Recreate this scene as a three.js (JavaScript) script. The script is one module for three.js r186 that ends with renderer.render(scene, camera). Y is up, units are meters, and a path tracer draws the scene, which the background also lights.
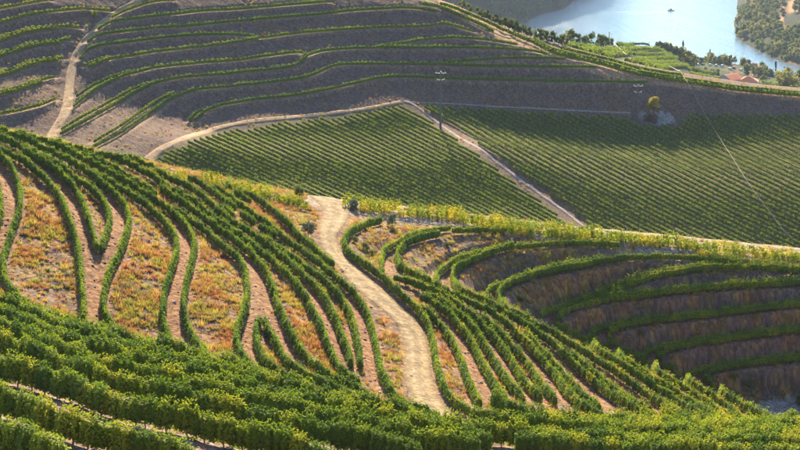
import * as THREE from 'three';
import { mergeGeometries } from 'three/addons/utils/BufferGeometryUtils.js';
import { Sky } from 'three/addons/objects/Sky.js';

// ------------------------------------------------------------------ camera, sky, sun, exposure
const rad = Math.PI / 180;
const EYE = 130;                                  // metres above the river
const FOC = 225 / Math.tan(8 * rad);              // focal length in photo pixels (800 x 450)
const PITCH = Math.atan(325 / FOC);
const scene = new THREE.Scene();
const camera = new THREE.PerspectiveCamera(16, 16 / 9, 1, 20000);
camera.position.set(0, EYE, 0);
camera.rotation.x = -PITCH;
scene.add(camera);

const SUN_EL = 27.5 * rad, SUN_AZ = -4 * rad;        // ahead of the camera, a little to the left
const sunDir = new THREE.Vector3(Math.sin(SUN_AZ) * Math.cos(SUN_EL), Math.sin(SUN_EL), -Math.cos(SUN_AZ) * Math.cos(SUN_EL));
const sky = new Sky();
sky.name = 'sky';
sky.scale.setScalar(15000);
sky.userData.kind = 'structure';
sky.material.uniforms.sunPosition.value.copy(sunDir);
sky.material.uniforms.turbidity.value = 3;
sky.material.uniforms.rayleigh.value = 1.6;
sky.material.uniforms.mieCoefficient.value = 0.004;
sky.material.uniforms.mieDirectionalG.value = 0.75;
scene.add(sky);
scene.environmentIntensity = 0.1;

const sun = new THREE.DirectionalLight(new THREE.Color(1, 0.85, 0.6), 5);
sun.position.copy(sunDir).multiplyScalar(1500);
sun.castShadow = true;
Object.assign(sun.shadow.camera, { left: -400, right: 400, top: 400, bottom: -400, near: 10, far: 4000 });
sun.shadow.mapSize.set(4096, 4096);
scene.add(sun, sun.target);

const renderer = new THREE.WebGLRenderer({ antialias: true });
renderer.setSize(1024, 576);
renderer.toneMapping = THREE.LinearToneMapping;
renderer.toneMappingExposure = 4.5;
renderer.shadowMap.enabled = true;
scene.fog = new THREE.FogExp2(new THREE.Color(0.66, 0.8, 1.0), 0.00006);

// ------------------------------------------------------------------ small helpers
let seed = 12345;
const rnd = () => { seed = (seed + 0x6d2b79f5) | 0; let t = Math.imul(seed ^ (seed >>> 15), 1 | seed); t = (t + Math.imul(t ^ (t >>> 7), 61 | t)) ^ t; return ((t ^ (t >>> 14)) >>> 0) / 4294967296; };
const rr = (a, b) => a + (b - a) * rnd();
const clamp = (x, a = 0, b = 1) => Math.min(b, Math.max(a, x));
const sstep = (a, b, x) => { const t = clamp((x - a) / (b - a)); return t * t * (3 - 2 * t); };
const mix = (a, b, t) => a + (b - a) * t;
const hash2 = (x, y) => { let h = Math.imul(x | 0, 374761393) + Math.imul(y | 0, 668265263); h = Math.imul(h ^ (h >>> 13), 1274126177); return ((h ^ (h >>> 16)) >>> 0) / 4294967296; };
const vnoise = (x, y) => { const i = Math.floor(x), j = Math.floor(y), f = x - i, g = y - j, a = f * f * (3 - 2 * f), b = g * g * (3 - 2 * g); return mix(mix(hash2(i, j), hash2(i + 1, j), a), mix(hash2(i, j + 1), hash2(i + 1, j + 1), a), b); };
const fbm = (x, y, n = 4) => { let s = 0, a = 0.5, t = 0; for (let k = 0; k < n; k++) { s += a * vnoise(x, y); t += a; a *= 0.5; x = x * 2.03 + 17.1; y = y * 2.03 + 9.7; } return s / t; };
const taken = {};
const numbered = (n) => { const k = taken[n] = (taken[n] ?? -1) + 1; return k ? n + '_' + String(k).padStart(3, '0') : n; };
const shade = (o) => { o.traverse((m) => { if (m.isMesh) { m.castShadow = true; m.receiveShadow = true; } }); return o; };
function thing(o, name, label, category, group) { o.name = numbered(name); o.userData.label = label; o.userData.category = category; if (group) o.userData.group = group; scene.add(shade(o)); return o; }
function structure(o, name) { o.name = name; o.userData.kind = 'structure'; scene.add(shade(o)); return o; }
function part(name, geometry, material, parent) { const m = new THREE.Mesh(geometry, material); m.name = name; parent.add(m); return m; }
const lin = (r, g, b) => new THREE.Color().setRGB(r, g, b);
const std = (c, roughness = 0.9, extra = {}) => new THREE.MeshPhysicalMaterial({ color: c, roughness, specularIntensity: roughness > 0.85 ? 0.12 : 0.7, ...extra });

// a grey noise texture, tileable, used for colour grain and relief
function grain(n, freq, lo, hi, oct = 4) {
  const d = new Uint8Array(n * n * 4);
  const per = (x, y, p) => { const i = Math.floor(x), j = Math.floor(y), f = x - i, g = y - j, a = f * f * (3 - 2 * f), b = g * g * (3 - 2 * g), w = (k) => ((k % p) + p) % p; return mix(mix(hash2(w(i), w(j)), hash2(w(i + 1), w(j)), a), mix(hash2(w(i), w(j + 1)), hash2(w(i + 1), w(j + 1)), a), b); };
  for (let y = 0; y < n; y++) for (let x = 0; x < n; x++) {
    let s = 0, a = 0.5, t = 0, p = freq;
    for (let k = 0; k < oct; k++) { s += a * per(x / n * p + 0.37, y / n * p, p); t += a; a *= 0.62; p *= 2; }
    const v = Math.round(255 * clamp(lo + (hi - lo) * sstep(0.25, 0.75, s / t)));
    d.set([v, v, v, 255], (y * n + x) * 4);
  }
  const tx = new THREE.DataTexture(d, n, n);
  tx.wrapS = tx.wrapT = THREE.RepeatWrapping; tx.magFilter = THREE.LinearFilter; tx.minFilter = THREE.LinearMipmapLinearFilter; tx.generateMipmaps = true; tx.needsUpdate = true;
  return tx;
}
const soilTex = grain(1024, 24, 0.68, 1, 6); soilTex.colorSpace = THREE.SRGBColorSpace;
const grainTex = grain(1024, 12, 0.78, 1, 7); grainTex.colorSpace = THREE.SRGBColorSpace;
const bumpTex = grain(1024, 12, 0, 1, 7);

// ------------------------------------------------------------------ the lie of the land
// A pixel gives a bearing q (x per metre ahead) and a fall s (metres down per metre ahead).
function look(u, v) {
  const xc = (u - 400) / FOC, yc = (225 - v) / FOC, den = Math.cos(PITCH) + yc * Math.sin(PITCH);
  return [xc / den, (Math.sin(PITCH) - yc * Math.cos(PITCH)) / den];
}
const pts = [];                                    // [bearing, metres ahead, fall]
const C = (u, v, d) => { const [q, s] = look(u, v); pts.push([q, d, s]); };
const K = (u, d, drop) => pts.push([(u - 400) / FOC * 1.0, d, drop / d]);
// block of vines under the camera's hill, hollow, terraces, ridge
for (const [u, list] of [
  [-170, [[560, 50], [470, 68], [400, 86], [300, 122], [250, 138], [190, 158], [150, 172], [122, 184], [140, 204], [165, 240], [160, 290], [128, 336], [60, 370], [0, 396], [-30, 408]]],
  [0, [[560, 52], [500, 62], [450, 75], [402, 90], [350, 110], [305, 128], [250, 145], [200, 158], [160, 172], [131, 184], [146, 202], [170, 240], [165, 290], [132, 340], [95, 355], [60, 374], [0, 400], [-30, 413]]],
  [100, [[560, 54], [450, 80], [400, 98], [338, 128], [270, 144], [200, 168], [158, 184], [154, 188], [170, 210], [190, 250], [185, 295], [152, 330], [100, 364], [60, 382.5], [0, 412], [-25, 424]]],
  [200, [[560, 58], [450, 87], [400, 104], [361, 122], [300, 140], [240, 162], [190, 186], [173, 200], [190, 222], [208, 260], [200, 300], [177, 330], [150, 340], [130, 362], [90, 379.4], [60, 393.6], [0, 424], [-22, 436]]],
  [300, [[560, 62], [450, 94], [385, 120], [330, 136], [270, 158], [220, 182], [197, 200], [212, 225], [228, 265], [222, 292], [190, 322], [150, 352], [115, 381], [60, 405], [0, 437], [-18, 448]]],
  [400, [[560, 66], [450, 101], [424, 114], [400, 121], [350, 137], [300, 154], [262, 175], [226, 193], [206, 205], [222, 230], [240, 270], [236, 298], [205, 330], [150, 364], [101, 397], [60, 416.5], [30, 431], [0, 446], [-10, 456]]],
  [500, [[560, 70], [450, 107], [425, 118], [380, 134], [340, 149], [308, 163], [285, 181.5], [250, 189], [231, 195], [219, 204], [236, 230], [256, 270], [252, 290], [215, 328], [150, 365], [106, 408], [80, 415.5], [55, 425], [33, 441], [28, 452], [48, 520], [60, 600]]],
  [600, [[560, 74], [450, 112], [425, 123], [395, 138], [354, 155.5], [362, 165], [335, 182.5], [300, 186.5], [264, 192.5], [246, 196.5], [233, 202], [250, 230], [272, 270], [268, 290], [229, 332], [170, 366], [109, 416.5], [81, 424], [62, 446], [56, 456], [62, 520], [56, 620], [44, 760], [52, 860]]],
  [700, [[560, 77], [450, 118], [425, 131], [412, 140], [389, 150], [406, 164], [388, 180.5], [343, 184.5], [317, 187], [289, 190.5], [262, 195.5], [246, 200], [264, 230], [288, 270], [283, 290], [240, 334], [180, 368], [111, 423], [90, 429.5], [82, 440], [76, 452], [92, 520], [100, 650], [88, 850], [72, 1040], [66, 1120], [61, 1200]]],
  [800, [[560, 80], [450, 124], [430, 134], [426, 141], [434, 154], [412, 174], [398, 181], [357, 184], [329, 186.5], [303, 189.5], [285, 192], [262, 197], [256, 200], [274, 230], [300, 270], [295, 292], [250, 338], [180, 373], [111, 427], [97, 432], [91, 444], [88, 456], [102, 520], [108, 650], [97, 850], [84, 1000], [78, 1120], [74, 1180]]],
  [970, [[560, 84], [450, 130], [440, 140], [436, 158], [412, 181], [357, 188], [303, 194], [275, 201], [295, 230], [318, 270], [310, 292], [262, 340], [180, 377], [112, 432], [100, 440], [92, 458], [108, 520], [112, 650], [100, 850], [88, 1050], [80, 1150]]],
]) for (const [v, d] of list) C(u, v, d);
// crest of the upper ridge
C(450, 4, 452); C(540, 38, 470); for (const u of [-170, 0, 100, 200]) { C(u, -30, 442); C(u, -8, 472); C(u, 22, 505); } C(660, 74, 480);
for (const u of [-170, 0, 100, 200, 300, 400]) K(u, 560, 60);
// beyond the shoulder: terraces, houses, river bed, far banks
const near = pts.splice(0).filter((p) => p[1] < 545);
for (const [u, list] of [
  [-170, [[-20, 455], [8, 490], [60, 560]]], [200, [[-18, 460], [10, 490], [60, 560]]],
  [400, [[-8, 465], [8, 490], [50, 560], [85, 700], [110, 1000]]],
  [500, [[27, 462], [29, 480], [38, 520], [60, 620], [85, 800], [95, 1000]]],
  [540, [[38, 470], [42, 520], [60, 620], [85, 800]]],
  [560, [[46, 465], [45, 520], [42, 580], [52, 660], [75, 800], [85, 1000]]],
  [600, [[56, 465], [55, 520], [49, 620], [43.5, 720], [60, 820], [85, 1000]]],
  [640, [[65, 465], [64, 540], [60, 640], [52, 740], [45, 830], [60, 920], [85, 1040]]],
  [680, [[73, 465], [78, 520], [76, 640], [70, 760], [62, 870], [54, 980], [62, 1060], [75, 1150]]],
  [710, [[78, 465], [89, 530], [93, 680], [88, 850], [79, 980], [71, 1060], [65, 1140], [60, 1200]]],
  [750, [[84, 465], [97, 540], [101, 700], [95, 880], [86, 1010], [76, 1080], [70, 1150], [67, 1210]]],
  [800, [[89, 465], [102, 540], [106, 700], [98, 850], [90, 930], [82, 1010], [77, 1120], [73, 1180]]],
  [970, [[92, 465], [106, 540], [110, 700], [102, 850], [94, 930], [86, 1010], [81, 1120]]],
]) for (const [v, d] of list) C(u, v, d);
const bed = (u, ...ds) => ds.forEach((d) => K(u, d, 138)), land = (u, ...l) => l.forEach(([d, y]) => K(u, d, EYE - y));
bed(-170, 1000, 1250, 1600); bed(200, 1000, 1250, 1600); bed(400, 1200, 1400, 1630); bed(500, 1150, 1350, 1660); bed(540, 1050, 1300, 1600, 1850); bed(572, 1100, 1500, 1800, 2090); bed(600, 1100, 1300, 1600, 2000, 2330); bed(640, 1130, 1300, 1600, 2000, 2500); bed(680, 1240, 1400, 1700, 2100, 2600); bed(710, 1290, 1450, 1700, 2000, 2400); bed(726, 1450, 1650, 1800, 1950, 2200); bed(750, 1280); bed(800, 1225);
land(-170, [1720, 20], [2100, 80], [2500, 140], [3300, 220]); land(200, [1720, 20], [2100, 80], [2500, 140], [3300, 220]); land(400, [1720, 40], [1900, 150], [2300, 300], [3300, 350]); land(500, [1740, 18], [1850, 80], [2000, 160], [2400, 280], [3300, 330]); land(540, [1930, 18], [2050, 90], [2400, 240], [3300, 300]); land(572, [2190, 15], [2400, 120], [2800, 240], [3300, 270]); land(600, [2450, 15], [2800, 140]); land(650, [3000, 20], [3400, 80]); land(700, [2900, 20], [3400, 90]);
land(740, [1530, 1.5], [1620, 6], [1750, 9], [1920, 4], [2400, 30], [3200, 110]); land(770, [1375, 2], [1430, 7], [1550, 17], [1700, 26], [2000, 34], [2600, 60]); land(800, [1292, 2], [1340, 8], [1440, 18], [1560, 28], [1700, 38], [2000, 50], [2600, 80]); land(860, [1215, 1], [1300, 14], [1500, 40], [1800, 75], [2600, 120]); land(970, [1160, 0], [1300, 28], [1600, 75], [2000, 110], [3300, 180]);
const farPts = pts.splice(0);

// thin-plate surface through a set of points, over bearing and log distance
function plate(set, QS, LS) {
  const N = set.length, n3 = N + 3, A = [];
  const ker = (r2) => (r2 < 1e-9 ? 0 : 0.5 * r2 * Math.log(r2));
  for (let i = 0; i < n3; i++) A.push(new Float64Array(n3 + 1));
  const PX = set.map((p) => p[0] * QS), PY = set.map((p) => Math.log(p[1]) * LS);
  for (let i = 0; i < N; i++) {
    for (let j = 0; j < N; j++) A[i][j] = ker((PX[i] - PX[j]) ** 2 + (PY[i] - PY[j]) ** 2);
    A[i][i] += 0.02;
    A[i][N] = A[N][i] = 1; A[i][N + 1] = A[N + 1][i] = PX[i]; A[i][N + 2] = A[N + 2][i] = PY[i]; A[i][n3] = set[i][2];
  }
  for (let c = 0; c < n3; c++) {
    let m = c;
    for (let r = c + 1; r < n3; r++) if (Math.abs(A[r][c]) > Math.abs(A[m][c])) m = r;
    [A[c], A[m]] = [A[m], A[c]];
    for (let r = c + 1; r < n3; r++) { const f = A[r][c] / A[c][c]; if (f) for (let k = c; k <= n3; k++) A[r][k] -= f * A[c][k]; }
  }
  const W = new Float64Array(n3);
  for (let r = n3 - 1; r >= 0; r--) { let t = A[r][n3]; for (let k = r + 1; k < n3; k++) t -= A[r][k] * W[k]; W[r] = t / A[r][r]; }
  return (q, d) => {
    const x = q * QS, y = Math.log(d) * LS;
    let t = W[N] + W[N + 1] * x + W[N + 2] * y;
    for (let i = 0; i < N; i++) { const a = x - PX[i], b = y - PY[i], r2 = a * a + b * b; if (r2 > 1e-9) t += W[i] * 0.5 * r2 * Math.log(r2); }
    return t;
  };
}
const nearPlate = plate(near, 16, 25), farPlate = plate(farPts, 60, 14);
const QMIN = (-170 - 400) / FOC, QMAX = (970 - 400) / FOC;
function fallAt(q, d) {
  const x = clamp(q, QMIN, QMAX), y = Math.max(52, Math.min(d, 3400)), t = sstep(462, 496, d);
  let s = (t < 1 ? (1 - t) * nearPlate(x, y) : 0) + (t > 0 ? t * farPlate(x, y) : 0);
  if (d < 52) s = Math.max(s, 0.36) + (52 - d) * 0.0012;
  return s;
}
// lattice of the ground sheet
const gq = [], gd = [];
for (let u = -900; u < -60; u += 40) gq.push((u - 400) / FOC);
for (let u = -60; u <= 860; u += 2.4) gq.push((u - 400) / FOC);
for (let u = 880; u <= 1700; u += 40) gq.push((u - 400) / FOC);
for (let d = 6; d < 50; d += 4) gd.push(d);
for (let d = 50; d < 95; d += 0.6) gd.push(d);
for (let d = 95; d < 212; d += 0.36) gd.push(d);
for (let d = 212; d < 306; d += 2) gd.push(d);
for (let d = 306; d < 480; d += 0.8) gd.push(d);
for (let d = 480; d < 1300; d += 8) gd.push(d);
for (let d = 1300; d < 2600; d += 22) gd.push(d);
for (let d = 2600; d < 9000; d *= 1.06) gd.push(d);
const NQ = gq.length, ND = gd.length;
const base = new Float32Array(NQ * ND);            // height of the smooth land
{
  // sample the surface on a coarser lattice, then interpolate
  const cq = [], cd = [];
  for (let i = 0; i < NQ; i += 5) cq.push(gq[i]); if (cq[cq.length - 1] !== gq[NQ - 1]) cq.push(gq[NQ - 1]);
  for (let j = 0; j < ND; j += 3) cd.push(gd[j]); if (cd[cd.length - 1] !== gd[ND - 1]) cd.push(gd[ND - 1]);
  const S = cd.map((d) => cq.map((q) => fallAt(q, d)));
  for (let j = 0, b = 0; j < ND; j++) {
    while (b < cd.length - 2 && cd[b + 1] <= gd[j]) b++;
    const t = (gd[j] - cd[b]) / (cd[b + 1] - cd[b]);
    for (let i = 0, a = 0; i < NQ; i++) {
      while (a < cq.length - 2 && cq[a + 1] <= gq[i]) a++;
      const w = (gq[i] - cq[a]) / (cq[a + 1] - cq[a]);
      const s = mix(mix(S[b][a], S[b][a + 1], w), mix(S[b + 1][a], S[b + 1][a + 1], w), t);
      base[j * NQ + i] = EYE - s * gd[j];
    }
  }
}
const finder = (a) => (x) => { let l = 0, h = a.length - 2; while (l < h) { const m = (l + h + 1) >> 1; if (a[m] <= x) l = m; else h = m - 1; } return l; };
const iq = finder(gq), id = finder(gd);
let field = base;
function heightQ(q, d) {
  const i = iq(q), j = id(d), a = clamp((q - gq[i]) / (gq[i + 1] - gq[i])), b = clamp((d - gd[j]) / (gd[j + 1] - gd[j])), k = j * NQ + i;
  return mix(mix(field[k], field[k + 1], a), mix(field[k + NQ], field[k + NQ + 1], a), b);
}
const height = (x, z) => heightQ(x / Math.max(1, -z), -z);
// where the line of sight through a pixel meets the ground (raised by lift) between two distances
function ground(u, v, d0 = 55, d1 = 214, lift = 0) {
  const [q, s] = look(u, v);
  let best = d0, bf = 1e9, prev = null;
  const n = Math.round(clamp((d1 - d0) / 0.6, 60, 500));
  for (let k = 0; k <= n; k++) {
    const d = d0 + (d1 - d0) * k / n, f = heightQ(q, d) + lift - (EYE - s * d);
    if (f >= 0) { if (prev !== null) { const t = prev[1] / (prev[1] - f); best = mix(prev[0], d, t); } else best = d; bf = 0; break; }
    if (-f / d < bf) { bf = -f / d; best = d; }
    prev = [d, f];
  }
  return new THREE.Vector3(q * best, heightQ(q, best), -best);
}
// a pixel polyline, smoothed and laid on the ground, resampled every `step` metres
function lay(px, range, lift, step, wob = 3) {
  const curve = new THREE.CatmullRomCurve3(px.map(([u, v]) => new THREE.Vector3(u, v, 0)), false, 'centripetal');
  const n = px.length * 6;
  let p = curve.getPoints(n).map((c) => ground(c.x, c.y, range[0], range[1], lift));
  for (let k = 0; k < wob; k++) p = p.map((a, i) => (i === 0 || i === p.length - 1 ? a : a.clone().multiplyScalar(0.5).addScaledVector(p[i - 1], 0.25).addScaledVector(p[i + 1], 0.25)));
  const out = [p[0].clone()];
  let acc = 0;
  for (let i = 1; i < p.length; i++) {
    const seg = p[i].clone().sub(p[i - 1]); seg.y = 0; const L = seg.length(); let at = step - acc;
    while (at <= L) { out.push(p[i - 1].clone().lerp(p[i], at / L)); at += step; }
    acc = (acc + L) % step;
  }
  for (const o of out) o.y = height(o.x, o.z);
  return out;
}

// ------------------------------------------------------------------ vine rows, traced along the middle of each hedge
const NEAR = [95, 214], FRONT = [60, 150], HOLLOW = [158, 214], RIDGE = [186, 214], FIELD = [308, 428], UPPER = [326, 470];
const rows = [];
const addRow = (zone, px, range = null) => rows.push({ zone, px, range });
// curved terraces round the grass banks
const terr = [
  [[52, 141.5], [64, 145], [76, 148.5], [89, 152], [100, 154.5], [110, 156.5], [118, 159], [127, 163], [136, 167], [145, 172], [155, 178], [160, 182], [170, 189], [183, 196], [193, 201], [202, 208], [210, 215], [217, 221], [225, 226], [233, 232], [243, 238], [254, 247], [263, 254], [272, 261], [282, 271], [290, 278], [296, 285], [302, 293], [308, 302], [313, 312], [319, 323], [324, 335], [329, 348], [336, 363], [343, 372], [351, 379], [360, 385]],
  [[113, 156], [125, 158], [136, 160], [144, 164], [154, 168], [160, 172], [168, 177], [180, 183], [192, 189], [202, 196], [210, 203], [220, 212], [228, 219], [238, 225], [245, 229], [253, 235], [262, 241], [270, 247], [278, 253], [288, 261], [297, 270], [305, 277], [313, 284], [320, 292], [326, 301], [331, 311], [336, 320], [340, 332], [345, 343], [349, 353], [351, 362]],
  [[17, 133], [30, 136.5], [42, 139.5], [52, 143], [62, 146.5], [72, 153], [80, 158], [90, 162], [100, 167], [112, 174], [124, 180], [134, 186], [140, 191], [149, 196], [158, 202], [168, 209], [176, 215], [184, 223], [190, 232], [194, 240], [194.5, 250], [191, 265], [186, 282], [184, 298], [184, 312], [189, 331], [198, 347], [208, 356]],
  [[86, 155], [98, 160], [106, 164], [114, 168], [122, 173], [135, 181], [144, 186], [154, 194]],
  [[0, 130], [13, 134.5], [25, 139], [33, 143], [42, 148], [52, 152], [60, 156], [70, 161], [80, 167], [90, 173], [98, 180], [107, 187], [115, 194], [122, 202], [127, 211], [129, 220], [127, 232], [121, 250], [113, 265], [107, 280], [104, 296], [104, 310], [109, 323], [118, 334]],
  [[90, 172], [97, 176], [106, 180], [116, 186], [126, 192], [136, 198], [148, 207], [156, 214], [163, 221], [170, 229], [176, 240], [176.5, 252], [173, 264], [168, 280], [164, 294], [163, 310], [165, 329], [171, 344]],
  [[0, 136.5], [10, 142], [18, 145.5], [28, 149], [37, 154], [45, 158], [55, 163.5], [64, 169], [72, 176], [78, 180], [87, 186], [96, 194], [103, 202], [108, 211], [109.5, 220], [107, 232], [101, 249]],
  [[24, 150.5], [32, 155], [42, 160.5], [50, 166], [58, 172], [66, 179], [72, 186], [78, 195], [82, 203], [86, 212], [89, 221], [93, 235], [97, 249]],
  [[0, 147.5], [6, 152], [15, 156], [25, 162], [30, 166.5], [36, 171], [44, 178], [51, 186], [57, 193], [62, 202], [65, 210], [69, 219], [73, 230], [77, 244], [80, 268], [82, 285], [83, 302], [83, 320]],
  [[-8, 148], [0, 155], [6, 160], [10, 165], [13, 171], [17, 181], [20, 191], [20.5, 200], [19, 212], [13, 228], [8, 242], [4, 257], [3, 273], [9, 287], [18, 298], [28, 308], [40, 316]],
  [[-12, 170], [-4, 182], [0, 195], [1, 209], [-2, 225], [-8, 240]],
  [[162, 188], [172, 196], [182, 202], [190, 208], [198, 214], [209, 221], [220, 229], [230, 237], [241, 246], [250, 253], [257, 260], [263, 268], [268, 277], [271, 285], [275, 295], [278, 305], [282, 314], [286, 324], [290, 332], [296, 343], [303, 354], [310, 362], [320, 370], [331, 377], [343, 383], [356, 389], [370, 396]],
  [[173, 210], [187, 218], [196, 225], [204, 230], [212, 237], [220, 244], [228, 250], [235, 256], [241, 263], [245, 272], [247, 284], [247.5, 293], [246, 303], [242, 315], [238.5, 325], [236.5, 335], [237, 345], [241, 354], [248, 363], [257, 371], [267, 378]],
  [[259, 321], [256, 332], [257, 344], [261, 355], [268, 364], [280, 373], [296, 381], [310, 388]],
  [[265, 321], [269, 331], [275, 342], [281, 353], [288, 362], [300, 371], [310, 377], [322, 383], [336, 390], [348, 396]],
  [[258, 238], [267, 242], [276, 247], [284, 252], [292, 258], [300, 264], [310, 271], [320, 278], [329, 286], [336, 293], [343, 302], [349, 312], [352, 321], [355, 332], [357, 343], [359, 354], [359.5, 363]],
  [[212, 188], [222, 192], [230, 197], [238, 204], [247, 209], [256, 216], [264, 221.5], [272, 228], [280, 235], [290, 243], [300, 249], [310, 257], [320, 264], [328, 271], [336, 277], [343, 284], [351, 291], [357, 297], [364, 308], [369, 319], [372.5, 330], [375, 342], [378, 356], [381, 370], [386, 384], [394, 395], [404, 403], [418, 409], [434, 415]],
  [[190, 178], [200, 183], [210, 190], [220, 197], [227, 203], [235, 209]],
  [[219, 207], [228, 212], [235, 218]],
  [[242, 214], [248, 219], [254, 224]],
  [[261, 226], [268, 231], [276, 236]],
  [[246, 193], [254, 197], [260, 201], [267, 206], [274, 211], [282, 218], [290, 226], [298, 235], [306, 242], [315, 250], [323, 257], [332, 264]],
  [[236, 194], [242, 197], [248, 200]],
];
for (const r of terr) addRow('terrace', r, NEAR);
// rows between the dirt road and the hollow
const spur = [
  [[380, 221], [368, 224], [360, 228], [350, 233], [345, 239], [345, 247], [352, 255], [360, 261], [370, 268], [380, 275], [391, 285], [402, 295], [413, 304], [422, 315], [429, 328], [433, 342], [435, 356], [438, 370], [442, 384], [449, 396], [460, 406], [474, 414]],
  [[420, 308], [430, 316], [438, 323], [446, 332], [452, 342], [458, 354], [463, 366], [467, 378], [473, 393], [481, 405]],
  [[422, 297], [431, 301], [440, 307], [450, 315], [460, 327], [468, 338], [475, 350], [481, 362], [488, 375], [496, 388], [505, 398]],
  [[428, 294], [438, 299], [448, 306], [459, 315], [468, 323], [478, 335], [486, 348], [493, 360], [500, 372], [511, 386], [523, 399]],
  [[397, 277], [408, 281], [420, 286], [433, 291], [446, 297], [456, 303], [466, 311], [478, 321], [490, 333], [501, 347], [510, 360], [518, 373], [528, 386], [541, 399]],
  [[484, 318], [496, 329], [507, 341], [518, 353], [527, 364], [535, 376], [544, 388], [554, 400]],
  [[438, 234], [428, 236], [418, 239], [406, 244], [399, 252], [397, 261], [405, 270], [420, 277], [436, 285], [448, 292], [462, 298], [478, 306], [490, 312], [504, 321], [518, 334], [532, 349], [544, 362], [556, 377], [566, 391], [577, 402], [594, 413], [612, 421], [640, 426]],
  [[526, 335], [536, 345], [546, 356], [558, 369], [572, 385], [585, 398], [598, 408]],
  [[512, 246], [500, 250], [490, 253.5], [478, 258], [465, 264], [455, 271], [452, 279], [457, 287], [470, 294], [486, 302], [502, 311], [518, 320], [532, 329], [546, 339], [560, 351], [576, 366], [592, 380], [613, 397], [630, 406], [650, 415], [662, 420]],
  [[572, 354], [588, 369], [604, 383], [620, 395], [638, 405], [654, 411]],
  [[624, 258.5], [610, 260], [588, 264.5], [564, 269], [540, 274], [522, 279], [508, 285], [500, 292], [499, 300], [508, 309], [522, 317], [536, 324], [550, 331], [566, 341], [588, 354], [608, 367], [628, 381], [646, 394], [664, 405], [682, 414]],
  [[559, 327], [572, 334], [588, 343], [606, 355], [620, 364], [634, 373], [652, 385], [672, 398], [696, 412]],
  [[588, 339], [604, 348], [622, 359], [646, 374], [668, 388], [688, 401], [712, 415]],
  [[610, 342], [622, 350], [640, 360], [654, 369], [672, 380], [688, 390], [704, 401], [722, 413]],
  [[658, 356], [662, 364], [674, 372], [690, 382], [704, 391], [720, 402], [738, 414]],
  [[705, 378], [711, 386], [724, 394.5], [740, 404], [754, 412], [772, 419]],
];
for (const r of spur) addRow('spur', r, [118, 206]);
// rims of the shaded hollow
const rim = [
  [[448, 228], [426, 231], [410, 236], [400, 241], [391, 246], [384, 252], [381, 262], [382, 272]],
  [[454, 231], [472, 230], [490, 230.5], [506, 231]],
  [[436, 281], [437, 274], [444, 268], [456, 260], [472, 254], [490, 250], [508, 245.5]],
  [[514, 247.5], [536, 245], [560, 243], [584, 244], [608, 245], [618, 246.5]],
  [[486, 297], [489, 290], [500, 284.5], [516, 278], [536, 271.5], [560, 265], [584, 260.5], [604, 257]],
  [[626, 257], [640, 257.5], [660, 256.5], [690, 257.5], [712, 260.5], [738, 263.5]],
  [[542, 314], [556, 307], [576, 300], [594, 293], [608, 286.5], [628, 280], [648, 274], [664, 270], [690, 266.5], [712, 264.5]],
  [[598, 296], [612, 290.5], [628, 285], [640, 281.5], [660, 275.5], [680, 272], [700, 269.5], [720, 268], [740, 268], [770, 268.5], [800, 270.5], [850, 274]],
  [[602, 298], [620, 295], [640, 292], [666, 289], [700, 286], [736, 283], [768, 281], [800, 279.5], [850, 278]],
  [[558, 326], [559, 318], [568, 311], [584, 306], [604, 302], [624, 299], [648, 296], [670, 292.5], [700, 289.5], [736, 286.5], [768, 285], [800, 283.5], [850, 282]],
  [[589, 337], [593, 331], [608, 326], [632, 320.5], [670, 316], [700, 313], [730, 309], [760, 306], [800, 301], [850, 296]],
  [[610, 341], [609.5, 334], [618, 328.5], [638, 323.5], [670, 320], [700, 317], [730, 313], [760, 309.5], [800, 305], [850, 300]],
  [[642, 356], [649, 350], [664, 345], [690, 340], [720, 336], [760, 331], [800, 327], [850, 322]],
  [[658, 356], [666, 351], [690, 346], [720, 341.5], [760, 336], [800, 331.5], [850, 327]],
  [[688, 375], [700, 369], [720, 363.5], [750, 359], [800, 354], [850, 350]],
  [[705, 380], [709, 373.5], [720, 369.5], [750, 365], [800, 360], [850, 356]],
];
for (const r of rim) addRow('rim', r, HOLLOW);
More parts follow.
